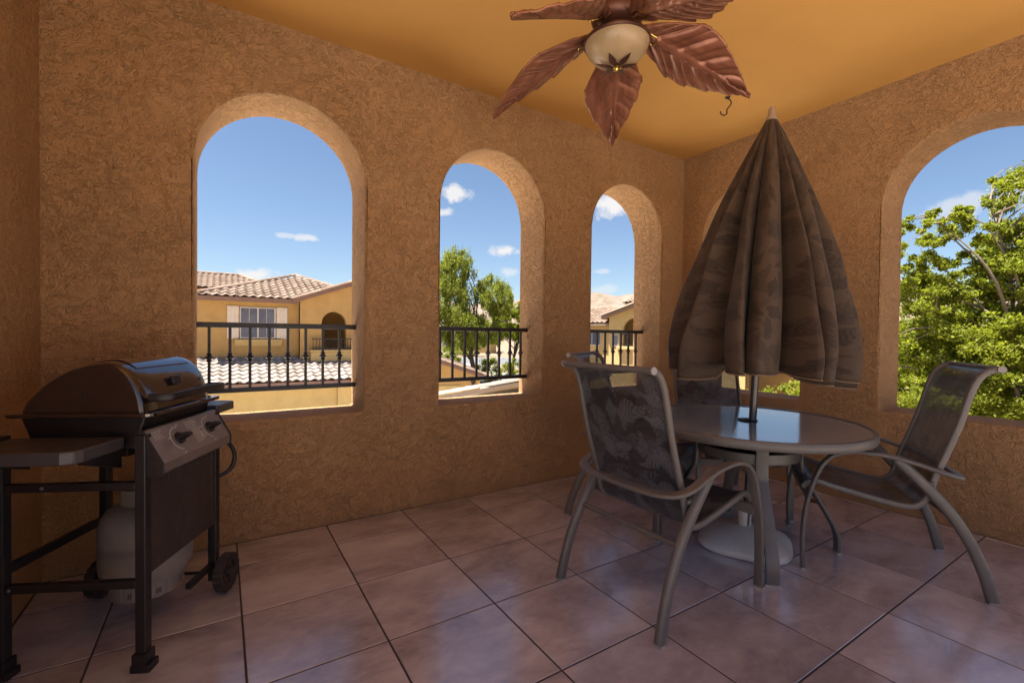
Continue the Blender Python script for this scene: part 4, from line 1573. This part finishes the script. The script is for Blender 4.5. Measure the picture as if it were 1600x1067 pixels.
b.build('wall_lamp', 'iron', gr)

# pale low roof right below the middle arch
lr = empty('lower_tile_roof', 'pale low tile roof just below the middle arch', 'roof', (0, 0, ZG))
q0, q1, q2, q3 = Vector((5.2, 9.9, Z(-.62))), Vector((8.6, 9.9, Z(-.62))), Vector((8.6, 7.2, Z(.18))), Vector((7.4, 7.2, Z(.18)))
q2, q3 = Vector((9.4, 7.4, Z(.10))), Vector((7.6, 7.4, Z(.10)))
# slope falls towards +Y so that its top edge faces the patio
b = B().add([q0, q1, q2, q3, q0 - Vector((0, 0, .12)), q1 - Vector((0, 0, .12)), q2 - Vector((0, 0, .12)), q3 - Vector((0, 0, .12))],
            [(0, 1, 2, 3), (7, 6, 5, 4), (0, 4, 5, 1), (1, 5, 6, 2), (2, 6, 7, 3), (3, 7, 4, 0)])
b.build('roof_deck', 'rtile', lr)
B().box(6.0, 9.2, 7.8, 9.5, Z(-3.05), Z(-.75)).build('wall', 'house2', lr)
cap_row([q0 + Vector((0, 0, .04)), q3 + Vector((0, 0, .04))], 'rtile', lr)

# ------------------------------------------------------------------ house through the third arch
ang3 = math.atan2(-.90, .43)
h3 = empty('arched_porch_house', 'cream stucco house with arched porch seen through the arch beside the corner', 'house', (19.96, 18.34, ZG), ang3)
# local x runs right along its lit front, local y away from the patio
b = B()
wall_with_hole(b, 0, 7.5, 0, 5.40, 0, .25, (.90, 2.30, 3.55, 4.55))
b.add([(0, 0, 5.40), (7.5, 0, 5.40), (3.75, 0, 6.75), (0, .25, 5.40), (7.5, .25, 5.40), (3.75, .25, 6.75)], [(0, 1, 2), (5, 4, 3), (0, 2, 5, 3), (1, 4, 5, 2)])
b.box(0, .25, .25, 8, 0, 5.40)
b.box(.25, 7.5, 2.0, 2.2, 0, 5.4)
b.build('wall', 'house2', h3)
B().box(-6, -.01, .6, 8, 0, 5.05).build('side_wall', 'house2', h3)
b = B()
b.add([(-.35, -.45, 5.33), (3.75, -.45, 6.80), (3.75, 4, 6.80), (-.35, 4, 5.33), (-.35, -.45, 5.17), (3.75, -.45, 6.64), (3.75, 4, 6.64), (-.35, 4, 5.17)], [(0, 1, 2, 3), (7, 6, 5, 4), (0, 4, 5, 1), (2, 6, 7, 3), (0, 3, 7, 4)])
b.add([(7.85, -.45, 5.33), (3.75, -.45, 6.80), (3.75, 4, 6.80), (7.85, 4, 5.33)], [(0, 1, 2, 3)])
ro3 = b.build('gable_roof', 'rtile2', h3)
pl = RoofPlane((-.35, -.45, 5.34), (0, 1, 0), (4.10, 0, 1.47))
tile_plane(pl, [(0, 0), (4.4, 0), (4.4, 4.3), (0, 4.3)], 'rtile2', ro3, False)
cap_row([(-.35, -.46, 5.36), (3.75, -.46, 6.83)], 'rtile2', ro3, .10, 'rake_cap')
b = B().add([(-6.3, .1, 4.95), (-.0, .1, 4.95), (-.0, 4.2, 6.15), (-6.3, 4.2, 6.15)], [(0, 1, 2, 3)])
b.add([(-6.3, .1, 4.95), (-.0, .1, 4.95), (-.0, .1, 4.80), (-6.3, .1, 4.80)], [(0, 1, 2, 3)])
ro3b = b.build('side_roof', 'rtile2', h3)
pl = RoofPlane((-6.3, .08, 4.95), (1, 0, 0), (0, 4.1, 1.2))
tile_plane(pl, [(0, 0), (6.2, 0), (6.2, 4.2), (0, 4.2)], 'rtile2', ro3b, False)
b = B().add([(-.1, 2.6, 6.35), (5.5, 2.6, 6.35), (3.6, 5.6, 7.45), (1.9, 5.6, 7.45)], [(0, 1, 2, 3)]).add([(-.1, 2.6, 6.35), (1.9, 5.6, 7.45), (-.1, 8, 6.35)], [(0, 1, 2)])
b.box(.3, 5, 3.0, 8, 4.5, 6.34)
ro3c = b.build('upper_roof', 'rtile2', h3)
pl = RoofPlane((-.1, 2.55, 6.36), (1, 0, 0), (0, 3.0, 1.1))
tile_plane(pl, [(0, 0), (5.6, 0), (3.7, 3.1), (2.0, 3.1)], 'rtile2', ro3c, False)
prl3 = place('porch_railing', None, None, h3)
B().box(.80, 2.4, -.10, -.06, 4.25, 4.30).build('top_rail', 'iron', prl3)
B().box(.80, 2.4, -.10, -.06, 3.62, 3.66).build('bottom_rail', 'iron', prl3)
for i in range(12):
    B().box(.84 + i * .13, .86 + i * .13, -.09, -.07, 3.57, 4.25).build('baluster', 'iron', prl3)
B().box(.55, 2.7, -.25, -.002, 3.36, 3.54).build('ledge', 'house2', h3, bevel=.02)
wn3 = B().box(-1.9, -.75, .55, .598, 3.55, 4.45).build('window', 'frame_white', h3)
for i in range(2):
    B().box(-1.86 + i * .56, -1.35 + i * .56, .54, .549, 3.6, 4.40).build('pane', 'pane', wn3)
wn3 = B().box(.2, .62, -.05, -.002, 3.55, 4.25).build('window', 'frame_white', h3)
B().box(.24, .58, -.06, -.051, 3.59, 4.21).build('pane', 'pane', wn3)

# far pale houses across the street
for i, (x, y, w_, h_, lab) in enumerate(((44, 88, 13, 4.3, 'distant pale house across the street behind the weeping tree trunk'), (60, 74, 12, 4.0, 'distant tan house across the street right of the weeping tree'))):
    hh = empty('distant_house', lab, 'house', (x, y, ZG), R(-40))
    B().box(-w_ / 2, w_ / 2, 0, 8, 0, h_).build('wall', 'house2', hh)
    b = B().add([(-w_ / 2 - .6, -.6, h_), (w_ / 2 + .6, -.6, h_), (w_ / 2 - 3, 4, h_ + 1.6), (-w_ / 2 + 3, 4, h_ + 1.6), (-w_ / 2 - .6, 8.6, h_), (w_ / 2 + .6, 8.6, h_)],
                [(0, 1, 2, 3), (1, 5, 2), (4, 0, 3), (5, 4, 3, 2), (0, 4, 5, 1)])
    b.build('roof', 'rtile2', hh)
    B().box(-w_ / 2 + 1, -w_ / 2 + 5.5, -.06, -.002, 0, 2.4).build('garage_door', 'shutter', hh)
    for xx in (.2, 3.2):
        wdw = B().box(xx, xx + 1.5, -.06, -.002, 1.1, 2.5).build('window', 'frame_white', hh)
        B().box(xx + .08, xx + 1.42, -.07, -.061, 1.18, 2.42).build('pane', 'pane', wdw)

# red-roofed house low behind the far chair, seen through the second arch of the right-hand wall
h5 = empty('red_roof_house', 'house with rose tiled roof low behind the greenery beyond the umbrella', 'house', (27, 13.5, ZG), R(-62))
B().box(-6, 6, 0, 8, 0, 3.1).build('wall', 'house', h5)
b = B().add([(-6.6, -.7, 3.05), (6.6, -.7, 3.05), (3.6, 4, 4.6), (-3.6, 4, 4.6), (-6.6, 8.7, 3.05), (6.6, 8.7, 3.05)], [(0, 1, 2, 3), (1, 5, 2), (4, 0, 3), (5, 4, 3, 2), (0, 4, 5, 1)])
ro5 = b.build('roof', 'trim', h5)
pl = RoofPlane((-6.6, -.7, 3.06), (1, 0, 0), (0, 4.7, 1.55))
tile_plane(pl, [(0, 0), (13.2, 0), (10.2, 4.95), (3.0, 4.95)], 'rtile2', ro5, False)


# ------------------------------------------------------------------ trees
def leaves(name, m, parent, centers, rad, n, size, aspect, droop, seed, nclump, flat=.75):
    rng = np.random.default_rng(seed)
    C = np.array(centers, float)
    Rr = np.array(rad, float)
    wgt = Rr.prod(1) ** (2 / 3)
    wgt /= wgt.sum()
    ci = rng.choice(len(C), nclump, p=wgt)
    d = rng.normal(size=(nclump, 3))
    d /= np.linalg.norm(d, axis=1)[:, None]
    cl = C[ci] + d * Rr[ci] * (rng.uniform(.25, 1.0, (nclump, 1)) ** .5)
    k = rng.integers(0, nclump, n)
    sg = rng.uniform(.10, .24, (nclump, 1)) * Rr[ci].mean(1)[:, None] * .55
    off = rng.normal(size=(n, 3)) * sg[k]
    off[:, 2] *= flat
    if droop:
        t_ = rng.uniform(0, 1, n)
        off[:, 2] -= t_ * droop * Rr[ci][k].mean(1) * .35
        off[:, :2] *= (1 - .35 * t_)[:, None]
    P = cl[k] + off
    ax = rng.normal(size=(n, 3))
    if droop:
        ax[:, 2] -= 1.6 * droop
    ax /= np.linalg.norm(ax, axis=1)[:, None]
    up_ = rng.normal(size=(n, 3)) + np.array([0, 0, .8])
    sd = np.cross(ax, up_)
    sd /= np.linalg.norm(sd, axis=1)[:, None] + 1e-9
    L = size * rng.uniform(.6, 1.35, (n, 1))
    a = P - ax * L * .5
    b_ = P + sd * L * aspect * .5 
    c = P + ax * L * .5
    d_ = P - sd * L * aspect * .5
    V = np.stack([a, b_, c, d_], 1).reshape(-1, 3).astype(np.float32)
    me = bpy.data.meshes.new(name)
    me.vertices.add(4 * n)
    me.vertices.foreach_set('co', V.ravel())
    me.loops.add(4 * n)
    me.loops.foreach_set('vertex_index', np.arange(4 * n, dtype=np.int32))
    me.polygons.add(n)
    me.polygons.foreach_set('loop_start', np.arange(0, 4 * n, 4, dtype=np.int32))
    me.update(calc_edges=True)
    me.validate()
    o_ = place(name, me, m, parent)
    return o_, cl


def branches(parent, base, top, r, targets, m, seed, name='trunk', lean=None, n_limb=14, twigs=60):
    rr_ = random.Random(seed)
    b_ = B()
    base, top = Vector(base), Vector(top)
    mid = base.lerp(top, .5) + Vector((rr_.uniform(-.2, .2), rr_.uniform(-.2, .2), 0)) * (top - base).length * .3
    tp_ = catmull([base, mid, top], 8)
    b_.tube(tp_, r, 8, r * .45)
    T = [Vector(t_) for t_ in targets]
    rr_.shuffle(T)
    limbs = []
    for t_ in T[:n_limb]:
        s0 = tp_[rr_.randrange(int(len(tp_) * .45), len(tp_))]
        bend = s0.lerp(t_, .5) + Vector((rr_.uniform(-1, 1), rr_.uniform(-1, 1), rr_.uniform(0, 1))) * (t_ - s0).length * .15
        pth = catmull([s0, bend, t_], 6)
        b_.tube(pth, r * .30, 6, r * .05)
        limbs.append(pth)
    for t_ in T[n_limb:n_limb + twigs]:
        best = min((p for l in limbs for p in l[4:]), key=lambda p: (p - t_).length)
        bend = best.lerp(t_, .5) + Vector((rr_.uniform(-1, 1), rr_.uniform(-1, 1), rr_.uniform(-.3, 1))) * (t_ - best).length * .15
        b_.tube(catmull([best, bend, t_], 4), r * .12, 5, r * .03)
    return b_.build(name, m, parent, True)


def tree(name, label, base, trunk_top, r, centers, rad, n, size, m, bark, seed, aspect=.4, droop=0.0, nclump=260, limbs=16, twigs=90, group=None):
    t_ = empty(name, label, 'tree', base, 0, group)
    cr_, cl = leaves('crown', m, t_, centers, rad, n, size, aspect, droop, seed, nclump)
    branches(t_, (0, 0, 0), trunk_top, r, [tuple(c) for c in cl], bark, seed, 'trunk', None, limbs, twigs)
    return t_


# weeping tree in the middle arch (about 38 m away)
tree('weeping_tree', 'tall feathery weeping tree with dark leaning trunk in the middle arch', (17.9, 31.4, ZG), (-.6, .5, 4.2), .26,
     [(-2.2, 1.4, 7.2), (-1.6, 1.1, 9.6), (.9, -.6, 7.8), (-3.6, 2.2, 5.2), (-1.0, .6, 5.0), (1.3, -.9, 6.6), (.4, -.2, 4.6), (-4.5, 2.8, 7.6)],
     [(2.3, 2.3, 2.2), (1.7, 1.7, 1.8), (1.7, 1.7, 1.5), (1.9, 1.9, 1.7), (2.2, 2.2, 1.5), (1.1, 1.1, 1.1), (1.6, 1.6, 1.1), (2, 2, 2)],
     95000, .22, 'leaf_mid', 'bark', 31, .26, 1.2, 520, 14, 110)
# branch reaching right + second tree
tree('street_tree', 'loose yellow-green tree at the right side of the middle arch', (24.6, 36.6, ZG), (.3, -.3, 3.2), .18,
     [(0, 0, 5.6), (1.2, -.8, 4.4), (-1.2, .8, 4.6), (.3, 0, 7.0), (2.4, -1.5, 5.8)], [(2, 2, 1.7), (1.7, 1.7, 1.4), (1.6, 1.6, 1.4), (1.1, 1.1, 1.1), (1.8, 1.8, 1.7)],
     40000, .24, 'leaf_bright', 'bark', 32, .3, .5, 240, 10, 60)
# limb of the weeping tree crossing the railing
# big trees outside the right-hand arch
tree('mesquite_tree', 'large bright green tree filling the right-hand arch', (16.2, .6, ZG), (.3, .2, 4.6), .17,
     [(-2.2, 1.4, 6.26), (-1.94, 1.21, 5.12), (-.61, .97, 5.81), (-.91, .58, 6.97), (-.19, .15, 7.75), (-.95, 1.2, 6.85), (-.52, .31, 5.75), (.07, -.04, 6.53), (-1.76, 1.66, 3.7), (-1.29, .77, 4.05), (-.32, .16, 4.22),
      (.52, -.36, 4.99), (-1.94, 1.16, 2.66), (-.77, .42, 2.67), (.27, -.24, 2.99), (.78, -.5, 6.23), (1.56, -.36, 8.25), (-1.09, 1.86, 5.36), (1.2, 1.4, 5.2), (1.6, .4, 6.6), (.9, 1.9, 3.8), (1.9, -1.2, 4.2), (-2.2, 1.5, 6.9), (-1.5, 1.05, 7.1), (-1.75, 1.3, 5.9)],
     [(.6, .6, .48), (.8, .8, .64), (.8, .8, .64), (.65, .65, .52), (.7, .7, .56), (.5, .5, .4), (.85, .85, .68), (.9, .9, .72), (.9, .9, .72), (1.1, 1.1, .88), (1.1, 1.1, .88),
      (1.2, 1.2, .96), (1., 1., .8), (1.2, 1.2, .96), (1.2, 1.2, .96), (1.1, 1.1, .88), (1., 1., .8), (.7, .7, .56), (1.1, 1.1, .9), (1.1, 1.1, .9), (1.2, 1.2, 1.), (1.2, 1.2, 1.), (.45, .45, .32), (.5, .5, .36), (.6, .6, .5)],
     210000, .078, 'leaf_bright', 'bark_pale', 41, .5, 0.0, 900, 26, 170)
tree('olive_tree', 'round green tree behind the big one at the left of the right-hand arch', (19.8, 4.6, ZG), (0, 0, 3.0), .15,
     [(0, 0, 3.8), (.8, -1.2, 4.4), (-.9, 1.0, 3.4), (.4, -2.2, 3.4), (-.2, .2, 5.4), (-.2, -.2, 1.9), (.9, -1.8, 2.0)], [(1.5, 1.5, 1.2), (1.3, 1.3, 1.1), (1.4, 1.4, 1.1), (1.5, 1.5, 1.3), (.9, .9, .8), (1.7, 1.7, 1.2), (1.7, 1.7, 1.2)],
     60000, .14, 'leaf_mid', 'bark_pale', 42, .5, 0, 330, 12, 70)
tree('shade_tree', 'dense green tree low behind the umbrella pole', (14.6, 4.9, ZG), (0, 0, 1.6), .12,
     [(0, 0, 2.0), (-.9, .9, 1.8), (.9, -1.0, 2.2), (0, -.2, 1.2)], [(1.2, 1.2, .9), (1.1, 1.1, .8), (1.2, 1.2, 1.0), (1.5, 1.5, .8)],
     34000, .10, 'leaf_bright', 'bark_pale', 43, .5, 0, 200, 10, 60)
tree('backdrop_tree', 'darker tree standing behind the big right-hand tree', (22.5, -2.0, ZG), (0, 0, 3.4), .2,
     [(0, 0, 4.0), (-1.0, 2.4, 3.6), (.5, -2.4, 4.8), (0, 0, 2.2), (-.8, 4.0, 2.6), (.5, -3.5, 3.0)], [(2.3, 2.3, 1.7), (1.9, 1.9, 1.6), (2.0, 2.0, 1.8), (2.6, 2.6, 1.4), (1.8, 1.8, 1.6), (2.2, 2.2, 2.0)],
     56000, .19, 'leaf_mid', 'bark', 44, .5, 0, 300, 12, 70)
# top of a tree behind the arched-porch house
tree('rooftop_tree', 'dark tree top showing above the roof of the arched-porch house', (27.6, 22.4, ZG), (0, 0, 5.4), .2,
     [(0, 0, 6.6), (.9, -.6, 7.0), (-.6, .4, 6.1)], [(1.2, 1.2, 1.0), (1.0, 1.0, .8), (1.0, 1.0, .9)], 9000, .17, 'leaf_dark', 'bark', 45, .4, 0, 80, 8, 30)


def shrub(label, base, rad, n, m, seed, size=.09):
    t_ = empty('shrub', label, 'shrub', base, 0, 'garden shrubs')
    cr_, cl = leaves('foliage', m, t_, [(0, 0, rad[2] * .75)], [rad], n, size, .5, 0, seed, 60)
    branches(t_, (0, 0, 0), (0, 0, rad[2] * .5), .04, [tuple(c) for c in cl], 'bark', seed, 'stem', None, 6, 12)


shrub('clipped bright shrub behind the middle arch railing, left of two', (20.2, 33.0, ZG), (1.5, 1.5, 1.2), 9000, 'leaf_bright', 51, .13)
shrub('clipped bright shrub behind the middle arch railing, right of two', (22.2, 31.2, ZG), (1.6, 1.6, 1.3), 9000, 'leaf_bright', 52, .13)
shrub('dark street shrub beyond the garage roof', (24.0, 50.0, ZG), (1.6, 1.6, 1.6), 6000, 'leaf_mid', 53, .2)
shrub('low shrub by the distant pale house', (39.0, 74.0, ZG), (2.4, 2.4, 2.4), 6000, 'leaf_mid', 54, .3)
# dots of scrub on the skyline hill behind the shuttered house
for i, (x, y, lab) in enumerate(((96, 470, 'small dark tree on the skyline above the tiled roof, left of the two'), (103, 466, 'small dark tree on the skyline above the tiled roof, right of the two'))):
    a = math.atan2(y, x)
    z = hill_h(a, math.hypot(x, y))
    t_ = empty('skyline_tree', lab, 'tree', (x, y, z - .3), 0)
    cr_, cl = leaves('crown', 'leaf_dark', t_, [(0, 0, 3.6)], [(2.4, 2.4, 2.2)], 1500, .8, .6, 0, 70 + i, 40)
    branches(t_, (0, 0, 0), (0, 0, 3.0), .25, [tuple(c) for c in cl], 'bark', 70 + i, 'trunk', None, 6, 0)
